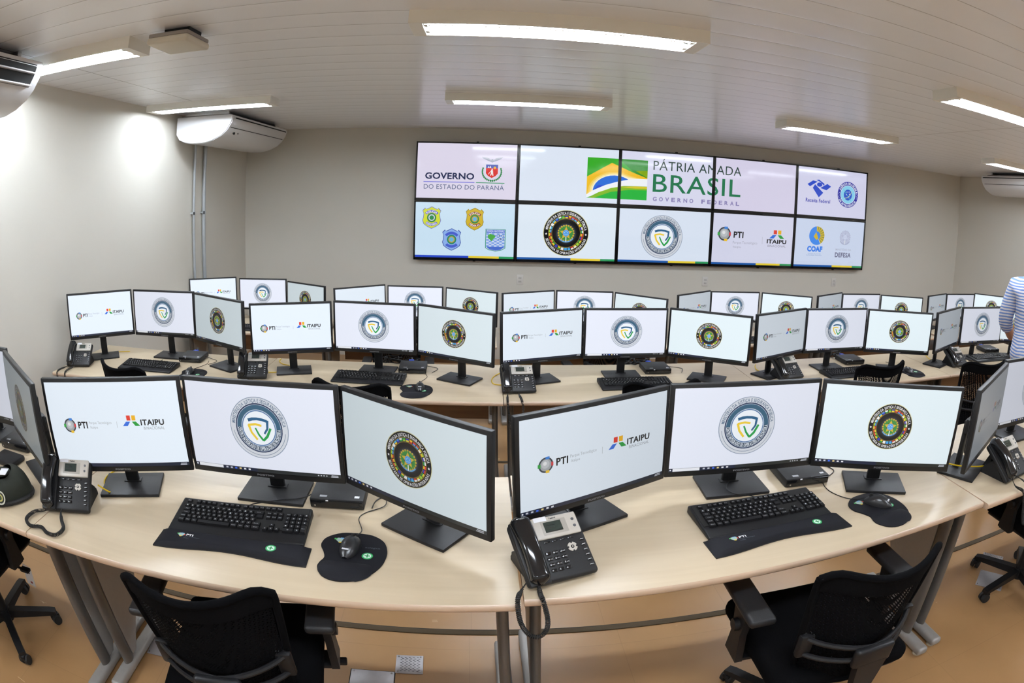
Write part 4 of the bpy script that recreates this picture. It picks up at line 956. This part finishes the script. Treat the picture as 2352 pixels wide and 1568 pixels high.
def coil(path, r=.0055, wire=.0017, pitch=.0048, n=6, seg=5, straight=.10):
    P = smooth_path(path, 12); L = [0]
    for a, b in zip(P, P[1:]): L.append(L[-1]+(b-a).length)
    T = L[-1]; turns = T/pitch; K = int(turns*n); out = []; u = None; j = 0
    for k in range(K+1):
        s = T*k/K
        while j < len(L)-2 and L[j+1] < s: j += 1
        t = (s-L[j])/max(1e-9, L[j+1]-L[j]); p = P[j].lerp(P[j+1], t); d = (P[j+1]-P[j]).normalized()
        u = d.orthogonal().normalized() if u is None else (u-d*u.dot(d)).normalized(); w = d.cross(u); f = s/T; e = min(1, max(0, (f-straight*.6)*12), max(0, (1-straight*.5-f)*14)) if straight else 1
        a = 2*PI*s/pitch; out.append(p+(u*math.cos(a)+w*math.sin(a))*(r*e))
    return out
def desk_phone(x, y, z, a, lb, cord=None, fine=True):
    t = thing('desk_phone', lb, 'phone', (x, y, z), a, 'black office desk phones')
    for k in ('body', 'stand', 'display', 'display_panel', 'round_key', 'sticker', 'navigation_ring', 'handset', 'lettering', 'lettering_grip'): inst(k.replace('_grip', ''), PM[k], t)
    for i in range(12):
        p = TP @ Vector((-.020+(i % 3)*.0205, .078-(i//3)*.0165, .0215)); inst('key', PM['key%d' % i], t, p, (PT, 0, 0))
    for i in range(6): inst('function_key', PM['fkey'], t, TP @ Vector((.085, .098-.0155*i, .0215)), (PT, 0, 0))
    for i in range(4): inst('soft_key', PM['skey'], t, TP @ Vector((-.012+.023*i, .1105, .0215)), (PT, 0, 0))
    if cord:
        inv = (Matrix.Translation((x, y, z)) @ Matrix.Rotation(a, 4, 'Z')).inverted()
        m = MB(); m.tube(coil([inv @ Vector(p) for p in cord], pitch=.0052 if fine else .008, n=6 if fine else 5), .0018 if fine else .0022, RUB, 5); m.obj('coiled_cord', t, smooth=80)
desk_phone(.160, 1.300, .74, .33, 'nearest black desk phone, its coiled cord hanging over the desk edge', [(.100, 1.218, .772), (.075, 1.185, .752), (.062, 1.140, .752), (.066, 1.118, .70), (.085, 1.115, .655), (.110, 1.117, .640), (.130, 1.12, .66), (.134, 1.122, .70), (.124, 1.135, .752), (.120, 1.165, .752), (.118, 1.20, .758), (.12, 1.235, .76)])
desk_phone(-1.420, 1.325, .74, .33, 'black desk phone on the front left desk with its cord looped on the table', [(-1.435, 1.24, .775), (-1.47, 1.225, .752), (-1.515, 1.19, .750), (-1.515, 1.135, .750), (-1.47, 1.108, .750), (-1.425, 1.122, .750), (-1.38, 1.105, .750), (-1.34, 1.112, .750), (-1.338, 1.155, .750), (-1.372, 1.19, .751), (-1.40, 1.225, .758), (-1.41, 1.26, .765)])
desk_phone(1.985, 1.375, .74, .12, 'black desk phone at the right edge of the photo, cord hanging down', [(1.93, 1.285, .772), (1.915, 1.24, .752), (1.91, 1.185, .750), (1.915, 1.165, .70), (1.945, 1.165, .63), (1.975, 1.165, .60), (2.005, 1.165, .64), (2.01, 1.17, .71), (2.0, 1.19, .751), (1.99, 1.22, .752), (1.98, 1.26, .758), (1.97, 1.30, .765)])
def hang(x, y, yf, z, s=1, d=.16): return [(x-.045, y-.075, z+.035), (x-.06, y-.10, z+.012), (x-.065, yf-.015, z+.008), (x-.06, yf-.025, z-.05), (x-.04, yf-.025, z-d), (x-.01, yf-.025, z-d-.02), (x+.015, yf-.025, z-d), (x+.02, yf-.025, z-.05), (x+.015, yf-.01, z+.009), (x+.0, y-.09, z+.012), (x, y-.06, z+.02)]
for x, y, a, yf, lb in ((-2.79, 3.05, .35, 2.96/k2, 'black desk phone on the middle row desk by the left wall'), (-1.43, 3.20, .22, 3.055/k2, 'black desk phone, second middle row desk from left, partly behind a front screen'),
        (.172, 3.15, .10, 3.07/k2, 'black desk phone on the central middle row desk, its cord hanging in front'), (1.90, 3.25, .16, None, 'black desk phone on the fourth middle row desk, above the front screens'), (3.47, 3.19, .05, 3.09/k2, 'black desk phone on the middle row desk left of the striped shirt')):
    X, Y = x*k2, y*k2; desk_phone(X, Y, z2, a, lb, hang(X, Y, yf*k2, z2, d=.17 if x > 0 else .10) if yf else None, False)

# yellow network cables
def cable(pts, lb, r=.003, m=YEL, nm='network_cable', cat='cable', grp='yellow network cables'):
    q = MB(); q.tube(smooth_path(pts), r, m, 8); tag(q.obj(nm), lb, cat, grp)
z0 = .7435
cable([(-1.33, 1.40, .79), (-1.31, 1.44, .748), (-1.385, 1.50, z0), (-1.40, 1.58, z0), (-1.36, 1.70, z0), (-1.34, 1.79, z0)], 'yellow network cable behind the front left phone')
cable([(2.03, 1.45, .79), (2.0, 1.43, .762), (1.94, 1.435, .760), (1.87, 1.455, .760), (1.80, 1.50, .760), (1.745, 1.58, .758), (1.72, 1.66, .744), (1.71, 1.78, .744)], 'yellow network cable running to the phone at the right edge, with a blue tag')
m = MB(); m.box((1.925, 1.438, .7605), (.012, .011, .009), BLU, .002); tag(m.obj('cable_tag'), 'small blue tag clipped on the yellow cable at the right', 'tag')
zz = z2+.0035
for pts, lb in (([(-1.36, 3.28), (-1.30, 3.30), (-1.265, 3.36), (-1.27, 3.44), (-1.33, 3.47), (-1.37, 3.52), (-1.38, 3.58)], 'yellow network cable looping beside the first monitor stand on the second middle row desk'),
        ([(.10, 3.22), (.04, 3.24), (.03, 3.33), (.06, 3.42), (.12, 3.5)], 'yellow network cable left of the phone on the central middle row desk'),
        ([(1.84, 3.30), (1.80, 3.34), (1.77, 3.42), (1.79, 3.5), (1.82, 3.55)], 'yellow network cable behind the phone on the fourth middle row desk'),
        ([(3.40, 3.24), (3.36, 3.30), (3.37, 3.40), (3.42, 3.50), (3.46, 3.56)], 'yellow network cable behind the phone left of the striped shirt'),
        ([(-2.77, 3.14), (-2.74, 3.2), (-2.76, 3.3), (-2.70, 3.4), (-2.6, 3.45)], 'yellow network cable behind the phone by the left wall')):
    cable([(x*k2, y*k2, zz) for x, y in pts], lb)
for pts, lb in (([(-.40, 1.75, .76), (-.34, 1.78, .746), (-.30, 1.72, .7425), (-.36, 1.66, .7425), (-.37, 1.60, .7425)], 'thin black cable beside the computer box on the front left desk'),
        ([(1.21, 1.77, .76), (1.26, 1.76, .744), (1.28, 1.70, .7425), (1.23, 1.66, .7425)], 'thin black cable beside the computer box on the front right desk')):
    cable(pts, lb, .0018, BLK, 'power_cable', 'cable', 'thin black cables')
for X, Y, lb in ((-.5, 3.6, 'thin black cable beside the computer box on the second middle row desk'), (1.07, 3.6, 'thin black cable beside the computer box on the central middle row desk'), (-2.0, 3.5, 'thin black cable beside the computer box by the left wall')):
    X *= k2; Y = Y*k2-.05; cable([(X+.08, Y, zz+.02), (X+.13, Y+.02, zz-.001), (X+.2, Y-.03, zz-.001), (X+.17, Y-.12, zz-.001)], lb, .0018, BLK, 'power_cable', 'cable', 'thin black cables')
for X, Y, lb in ((-.72, 3.50, 'coiled black video cables behind the middle monitor of the second middle row desk'), (.90, 3.52, 'coiled black video cables behind the middle monitor of the central middle row desk'), (2.45, 3.52, 'black video cables behind the middle monitor of the fourth middle row desk')):
    X *= k2; Y *= k2; P = []
    for k in range(26): a = k*.9; P.append((X+.09+.10*math.cos(a)*(.6+.4*math.sin(k)), Y+.12+.03*math.sin(a), zz+.004+.018*(1+math.sin(a*1.3))))
    cable(P, lb, .0035, BLK, 'cable_bundle', 'cable', 'black cable bundles')

# ================================================================== CHAIRS
def back_fn(w0=.315, w1=.405, z0=0., H=.44):
    def fn(u, v):
        s = 2*u-1; w = w0+(w1-w0)*(1-(1-v)**1.6); c = abs(s)
        x = s*w/2; cor = max(0, (c-.72)/.28)
        z = z0+H*v+(.030*c**2-.012)*v**2-.040*cor**2*v**6+.045*cor**2*(1-v)**5
        y = .085*c**2-.055*v**2+.045*math.sin(PI*v)*-.35
        return (x, y, z)
    return fn
BF = back_fn()
def chair_meshes():
    R = {}
    def fnf(u, v):
        return BF(u, v)
    m = MB(); m.grid(lambda u, v: BF(.03+.94*u, .03+.94*v), 22, 22, MESHF); R['mesh_panel'] = m.mesh('mesh_panel', 60)
    rim = [BF(k/20, 1) for k in range(21)]+[BF(1, 1-k/20) for k in range(1, 21)]+[BF(1-k/20, 0) for k in range(1, 21)]+[BF(0, k/20) for k in range(1, 20)]
    m = MB(); m.tube([Vector(p) for p in rim]+[Vector(rim[0])], .011, FAB, 8)
    m.grid(lambda u, v: Vector(BF(.01+.98*u, .86+.135*v))+Vector((0, -.006, 0)), 22, 4, FAB, .016)
    R['backrest_frame'] = m.mesh('backrest', 60)
    m = MB()                                                                # lumbar yoke with slots and spine
    for dz in (-.030, .030):
        m.tube([Vector(BF(k/16, .36))+Vector((0, -.022-.010*(1-abs(k/8-1)), dz*(1-.25*(1-abs(k/8-1))))) for k in range(17)], .0085, BLK, 8)
    for u in (.02, .98): p = Vector(BF(u, .36)); m.box(p+Vector((0, -.014, 0)), (.045, .026, .085), BLK, .009)
    m.box(Vector(BF(.5, .36))+Vector((0, -.038, -.004)), (.13, .030, .072), BLK, .012, 3)
    m.prism([(-.050, .13), (.050, .13), (.032, .0), (.026, -.16), (-.026, -.16), (-.032, .0)], -.075, -.048, BLK, 'Y')
    m.tube([(0, -.060, -.12), (0, -.05, -.17), (0, .03, -.205), (0, .16, -.215)], .022, BLK, 10); R['back_support'] = m.mesh('back_support')
    m = MB(); m.box((0, 0, 0), (.475, .46, .075), FAB, .032, 4); m.box((0, 0, -.042), (.43, .42, .02), BLK, .008); R['seat'] = m.mesh('seat', 50)
    m = MB(); m.box((0, 0, 0), (.22, .26, .05), BLK, .012); m.tube([(.08, .05, 0), (.26, .05, -.005)], .006, BLK, 8); m.box((.27, .05, -.005), (.05, .03, .014), BLK, .004); R['mechanism'] = m.mesh('tilt_mechanism')
    m = MB(); m.box((0, 0, 0), (.082, .255, .028), BLK2, .012, 3); R['arm_pad'] = m.mesh('arm_pad')
    m = MB(); m.prism([(-.05, -.02), (.05, -.02), (.03, -.13), (.045, -.235), (-.045, -.235), (-.03, -.13)], -.012, .012, BLK, 'X'); m.box((-.055, 0, -.235), (.13, .075, .014), BLK, .004); m.cyl((.012, 0, -.10), (.028, 0, -.10), .022, .020, BLK, 16); R['arm_bracket'] = m.mesh('arm_bracket')
    m = MB(); m.cyl((0, 0, 0), (0, 0, 1), .026, .026, BLK, 16); R['gas_column'] = m.mesh('gas_column')
    m = MB(); m.cyl((0, 0, .05), (0, 0, .105), .038, .034, BLK, 18)
    for k in range(5):
        T = Matrix.Rotation(2*PI*k/5+PI/2, 4, 'Z'); m.prism([(.02, .062), (.02, .102), (.10, .095), (.255, .078), (.285, .070), (.285, .054), (.24, .054)], -.019, .019, BLK, 'Y', T=T)
    R['star_base'] = m.mesh('star_base')
    m = MB()
    for s in (-1, 1): m.cyl((s*.006, 0, .025), (s*.024, 0, .025), .025, .023, RUB, 18)
    m.box((0, .006, .040), (.034, .036, .026), BLK, .008); m.cyl((0, .012, .03), (0, .012, .064), .007, .007, BLK, 10); R['caster'] = m.mesh('caster')
    return R
CM = chair_meshes()
def chair(x, y, z, a, top, lb, grp, spin=0, tilt=0.0, label_tag=False, arm=.63):
    """top = height of the backrest top above the floor"""
    up = top-.86; t = thing('office_chair', lb, 'chair', (x, y, z), a, grp)
    inst('seat', CM['seat'], t, (0, 0, .425+up)); inst('tilt_mechanism', CM['mechanism'], t, (0, 0, .355+up))
    b = inst('backrest', CM['backrest_frame'], t, (0, -.235, .42+up), (tilt, 0, 0)); inst('mesh_panel', CM['mesh_panel'], b)
    inst('back_support', CM['back_support'], t, (0, -.235, .42+up+.16), (tilt, 0, 0)).location = (0, -.235, .42+up)
    for s in (-1, 1):
        p = inst('armrest', CM['arm_bracket'], t, (s*.268, .02, arm), (0, 0, 0 if s > 0 else PI)); inst('arm_pad', CM['arm_pad'], p, (0, 0 if s > 0 else 0, 0))
    c = inst('gas_column', CM['gas_column'], t, (0, 0, .10)); c.scale = (1, 1, .25+up)
    inst('star_base', CM['star_base'], t, (0, 0, 0), (0, 0, spin))
    for k in range(5):
        an = 2*PI*k/5+PI/2+spin; inst('caster', CM['caster'], t, (.27*math.cos(an), .27*math.sin(an), 0), (0, 0, an+k*1.3))
    if label_tag:
        m = MB(); m.box((0, 0, 0), (.05, .002, .11), STK); m.box((0, -.0015, .02), (.02, .001, .012), mat('tag_print', '#4a4a4e', .5)); m.box((.006, -.0015, -.035), (.012, .001, .010), mat('tag_red', '#8a3030', .5)); m.obj('hang_tag', t, (.15, .16, .22), (0, .2, 0))
chair(-.735, 1.165, 0, .17, .865, 'black mesh chair at the lower left with its curved back towards the viewer', 'chairs at the front row', .35)
chair(.975, 1.165, 0, -.02, .87, 'black mesh chair at the lower right with its curved back towards the viewer', 'chairs at the front row', .55)
chair(-2.14, 1.20, 0, .1, .86, 'black chair cut by the left photo edge, paper tag on its base', 'chairs at the front row', .23, label_tag=True)
chair(2.47, 1.37, 0, -.05, .86, 'black chair cut by the right edge of the photo, star base showing', 'chairs at the front row', .40)
MG = 'mesh chairs at the middle row'
chair(-1.98, 2.79, F2, -.24, .985, 'black mesh chair at the middle row by the left wall, netting showing', MG, .2)
chair(-.65, 2.89, F2, -.12, .965, 'black mesh chair behind the front left screens, at the middle row', MG, .5)
chair(.87, 2.93, F2, .06, .97, 'black mesh chair behind the front right screens, at the middle row', MG, .1)
chair(2.30, 2.97, F2, .08, .99, 'black mesh chair in front of the fourth middle row desk, netting clearly visible', MG, .3)
chair(3.08, 2.70, F2, -.15, 1.02, 'black mesh chair beside the person in stripes', MG, .3)
for x, lb in ((.95, 'black mesh chair at the back row below the third set of screens'), (-.75, 'black mesh chair at the back row below the second set of screens')):
    chair(x, 4.70, F3, .1, .96, lb, 'mesh chairs at the back row')

# ================================================================== CAP ON THE LEFT EDGE
CAPM = mat('dark_green_cloth', '#1d2118', .85, noise=(60, .2), bump=.3)
t = thing('cap', 'dark green cap with a round badge lying on the desk at the left edge', 'cap', (-1.735, 1.235, .74), .25)
m = MB()
def capf(u, v):
    a = 2*PI*u; r = .118*(1-.55*v**2.2); k = 1+.12*math.sin(2*a+.6)+.05*math.sin(3*a); return (r*math.cos(a)*k, r*.82*math.sin(a), .001+.088*math.sin(v*PI*.5)*(1+.15*math.sin(a*2)))
m.grid(capf, 36, 12, CAPM); m.add([(.118*.45*math.cos(2*PI*k/24), .118*.37*math.sin(2*PI*k/24), .086) for k in range(24)], [tuple(range(24))], CAPM); m.obj('crown', t, smooth=70)
m = MB(); m.tube([(.120*math.cos(2*PI*k/30)*(1+.12*math.sin(4*PI*k/30+.6)), .099*math.sin(2*PI*k/30), .010) for k in range(31)], .008, RUB, 8); m.obj('sweatband', t)
m = MB(); m.box((.03, -.02, .096), (.035, .05, .002), STK, T=Matrix.Rotation(.0, 4, 'Z')); m.obj('size_label', t, rot=(0, .0, .2))
m = MB(); g = Gfx(pfn=PR); g.disc(0, 0, .024, '#c9c9bd', 24); g.L = 1; g.disc(0, 0, .019, '#20241c', 24); g.L = 2; g.disc(0, 0, .013, '#b9b06a', 20); g.L = 3; g.disc(0, 0, .008, '#3c4c34', 16); g.to(m, dz=.0004); m.obj('badge', t, (.045, -.103, .042), (-.35, 0, .2), smooth=0)
m = MB(); m.box((-1.93, 1.45, .752), (.15, .10, .024), BLK2, .010, T=None); tag(m.obj('leather_case'), 'small black case lying behind the cap at the left edge', 'case')

# ================================================================== PERSON AT THE RIGHT EDGE
def skin(name, V, E, parent, mtl, sub=2, loc=(0, 0, 0)):
    me = bpy.data.meshes.new(name); me.from_pydata([v[:3] for v in V], E, []); me.materials.append(mtl)
    o = bpy.data.objects.new(name, me); COL.objects.link(o); o.location = loc
    if parent: o.parent = parent
    s = o.modifiers.new('Skin', 'SKIN'); s.use_smooth_shade = True
    for i, v in enumerate(V):
        d = me.skin_vertices[0].data[i]; r = v[3]; d.radius = r if isinstance(r, tuple) else (r, r); d.use_root = (i == 0)
    b = o.modifiers.new('Sub', 'SUBSURF'); b.levels = sub; b.render_levels = sub
    return o
SKN = mat('skin', '#c08f72', .5); HAIR = mat('dark_hair', '#241a14', .7, noise=(90, .3)); JEAN = mat('dark_trousers', '#23262e', .8)
m = bpy.data.materials.new('striped_shirt'); m.use_nodes = True; N = m.node_tree.nodes; L = m.node_tree.links
tc = N.new('ShaderNodeTexCoord'); sp = N.new('ShaderNodeSeparateXYZ'); L.new(tc.outputs['Object'], sp.inputs[0])
nz = N.new('ShaderNodeTexNoise'); nz.inputs['Scale'].default_value = 4; L.new(tc.outputs['Object'], nz.inputs['Vector'])
a1 = N.new('ShaderNodeMath'); a1.operation = 'MULTIPLY_ADD'; a1.inputs[1].default_value = .05; L.new(nz.outputs['Fac'], a1.inputs[0]); L.new(sp.outputs['Z'], a1.inputs[2])
a2 = N.new('ShaderNodeMath'); a2.operation = 'MULTIPLY'; a2.inputs[1].default_value = 52; L.new(a1.outputs[0], a2.inputs[0])
a3 = N.new('ShaderNodeMath'); a3.operation = 'FRACT'; L.new(a2.outputs[0], a3.inputs[0])
rp = N.new('ShaderNodeValToRGB'); rp.color_ramp.elements[0].position = .42; rp.color_ramp.elements[0].color = (*hx('#6f8fce'), 1); rp.color_ramp.elements[1].position = .55; rp.color_ramp.elements[1].color = (*hx('#e6e2e6'), 1)
L.new(a3.outputs[0], rp.inputs[0]); L.new(rp.outputs[0], N['Principled BSDF'].inputs['Base Color']); N['Principled BSDF'].inputs['Roughness'].default_value = .8
nb = N.new('ShaderNodeTexNoise'); nb.inputs['Scale'].default_value = 9; nb.inputs['Distortion'].default_value = 1.5; L.new(tc.outputs['Object'], nb.inputs['Vector'])
bp = N.new('ShaderNodeBump'); bp.inputs['Strength'].default_value = .6; bp.inputs['Distance'].default_value = .03; L.new(nb.outputs['Fac'], bp.inputs['Height']); L.new(bp.outputs[0], N['Principled BSDF'].inputs['Normal'])
SHIRT = m
p = thing('person', 'person in a blue and white striped shirt standing at the right edge', 'person', (3.485, 2.42, F2), -.94); p.scale = (1.06, 1.06, 1.06)
V = [(0, 0, .95, (.13, .10)), (0, .01, 1.12, (.12, .09)), (0, .0, 1.30, (.15, .10)), (0, .0, 1.42, (.10, .08)), (0, .02, 1.50, .052), (0, .05, 1.57, .055), (0, .07, 1.64, (.072, .088)), (0, .065, 1.72, (.070, .085)), (0, .05, 1.77, (.04, .05)),
     (-.17, .0, 1.40, .055), (-.225, .05, 1.18, .042), (-.17, .24, 1.05, .034), (-.16, .31, 1.03, .026), (-.155, .37, 1.02, (.035, .015)),
     (.17, .0, 1.40, .055), (.225, .05, 1.18, .042), (.17, .24, 1.05, .034), (.16, .31, 1.03, .026), (.155, .37, 1.02, (.035, .015)),
     (-.09, 0, .85, .085), (-.10, .01, .48, .055), (-.10, -.01, .10, .038), (-.105, .10, .035, .034), (.09, 0, .85, .085), (.10, .01, .48, .055), (.10, -.01, .10, .038), (.105, .10, .035, .034)]
E_ = [(0, 1), (1, 2), (2, 3), (3, 4), (4, 5), (5, 6), (6, 7), (7, 8), (3, 9), (9, 10), (10, 11), (11, 12), (12, 13), (3, 14), (14, 15), (15, 16), (16, 17), (17, 18), (0, 19), (19, 20), (20, 21), (21, 22), (0, 23), (23, 24), (24, 25), (25, 26)]
for s in (-1, 1):
    h = 13 if s < 0 else 18
    for k, (dx, l) in enumerate(((-.026, .052), (-.009, .062), (.009, .06), (.025, .048))):
        b0 = len(V); x = s*.155+dx; V += [(x, .40, 1.015, .0095), (x*1.0+dx*.2, .40+l*.6, 1.01, .009), (x+dx*.25, .40+l, .995, .008)]; E_ += [(h, b0), (b0, b0+1), (b0+1, b0+2)]
    b0 = len(V); V += [(s*.155-s*.035, .345, 1.015, .011), (s*.155-s*.055, .375, 1.005, .009)]; E_ += [(12 if s < 0 else 17, b0), (b0, b0+1)]
skin('body', V, E_, p, SKN)
V = [(0, 0, .90, (.178, .128)), (0, .0, 1.02, (.168, .120)), (0, .01, 1.14, (.158, .112)), (0, .0, 1.30, (.185, .120)), (0, .0, 1.42, (.12, .095)), (0, .015, 1.475, (.068, .066)),
     (-.175, .0, 1.405, .078), (-.215, .02, 1.28, .066), (-.228, .05, 1.18, .058), (-.20, .15, 1.11, .050), (.175, .0, 1.405, .078), (.215, .02, 1.28, .066), (.228, .05, 1.18, .058), (.20, .15, 1.11, .050)]
skin('shirt', V, [(0, 1), (1, 2), (2, 3), (3, 4), (4, 5), (4, 6), (6, 7), (7, 8), (8, 9), (4, 10), (10, 11), (11, 12), (12, 13)], p, SHIRT)
V = [(0, 0, .94, (.15, .115)), (-.095, 0, .84, .098), (-.10, .01, .48, .074), (-.10, -.01, .09, .060), (.095, 0, .84, .098), (.10, .01, .48, .074), (.10, -.01, .09, .060)]
skin('trousers', V, [(0, 1), (1, 2), (2, 3), (0, 4), (4, 5), (5, 6)], p, JEAN)
for s in (-1, 1): m = MB(); m.sph((s*.103, .06, .045), .05, mat('black_leather', (.015, .013, .012), .3), 16, 10, sc_=(.95, 2.6, .9)); m.obj('shoe', p, smooth=60)
m = MB()
def hairf(u, v): a = 2*PI*u; th = v*PI*.62; k = 1+.03*math.sin(9*a); return (.083*math.sin(th)*math.cos(a)*k, .055+.100*math.sin(th)*math.sin(a)*k-.01, 1.705+.098*math.cos(th))
m.grid(hairf, 30, 12, HAIR); m.obj('hair', p, smooth=70)
for s in (-1, 1): m = MB(); m.sph((s*.030, .150, 1.70), .010, mat('eye_white', '#e8e6e2', .3), 10, 8); m.sph((s*.030, .158, 1.70), .0045, DARK, 8, 6); m.obj('eye', p)
m = MB(); m.prism([(.145, 1.70), (.150, 1.70), (.176, 1.662), (.150, 1.655)], -.010, .010, SKN, 'X'); m.obj('nose', p); m = MB(); m.box((0, .150, 1.628), (.045, .008, .010), mat('lips', '#9c5a50', .5), .004); m.obj('mouth', p)
for s in (-1, 1): m = MB(); m.sph((s*.078, .06, 1.69), .022, SKN, 10, 8, sc_=(.35, .6, 1.2)); m.obj('ear', p)
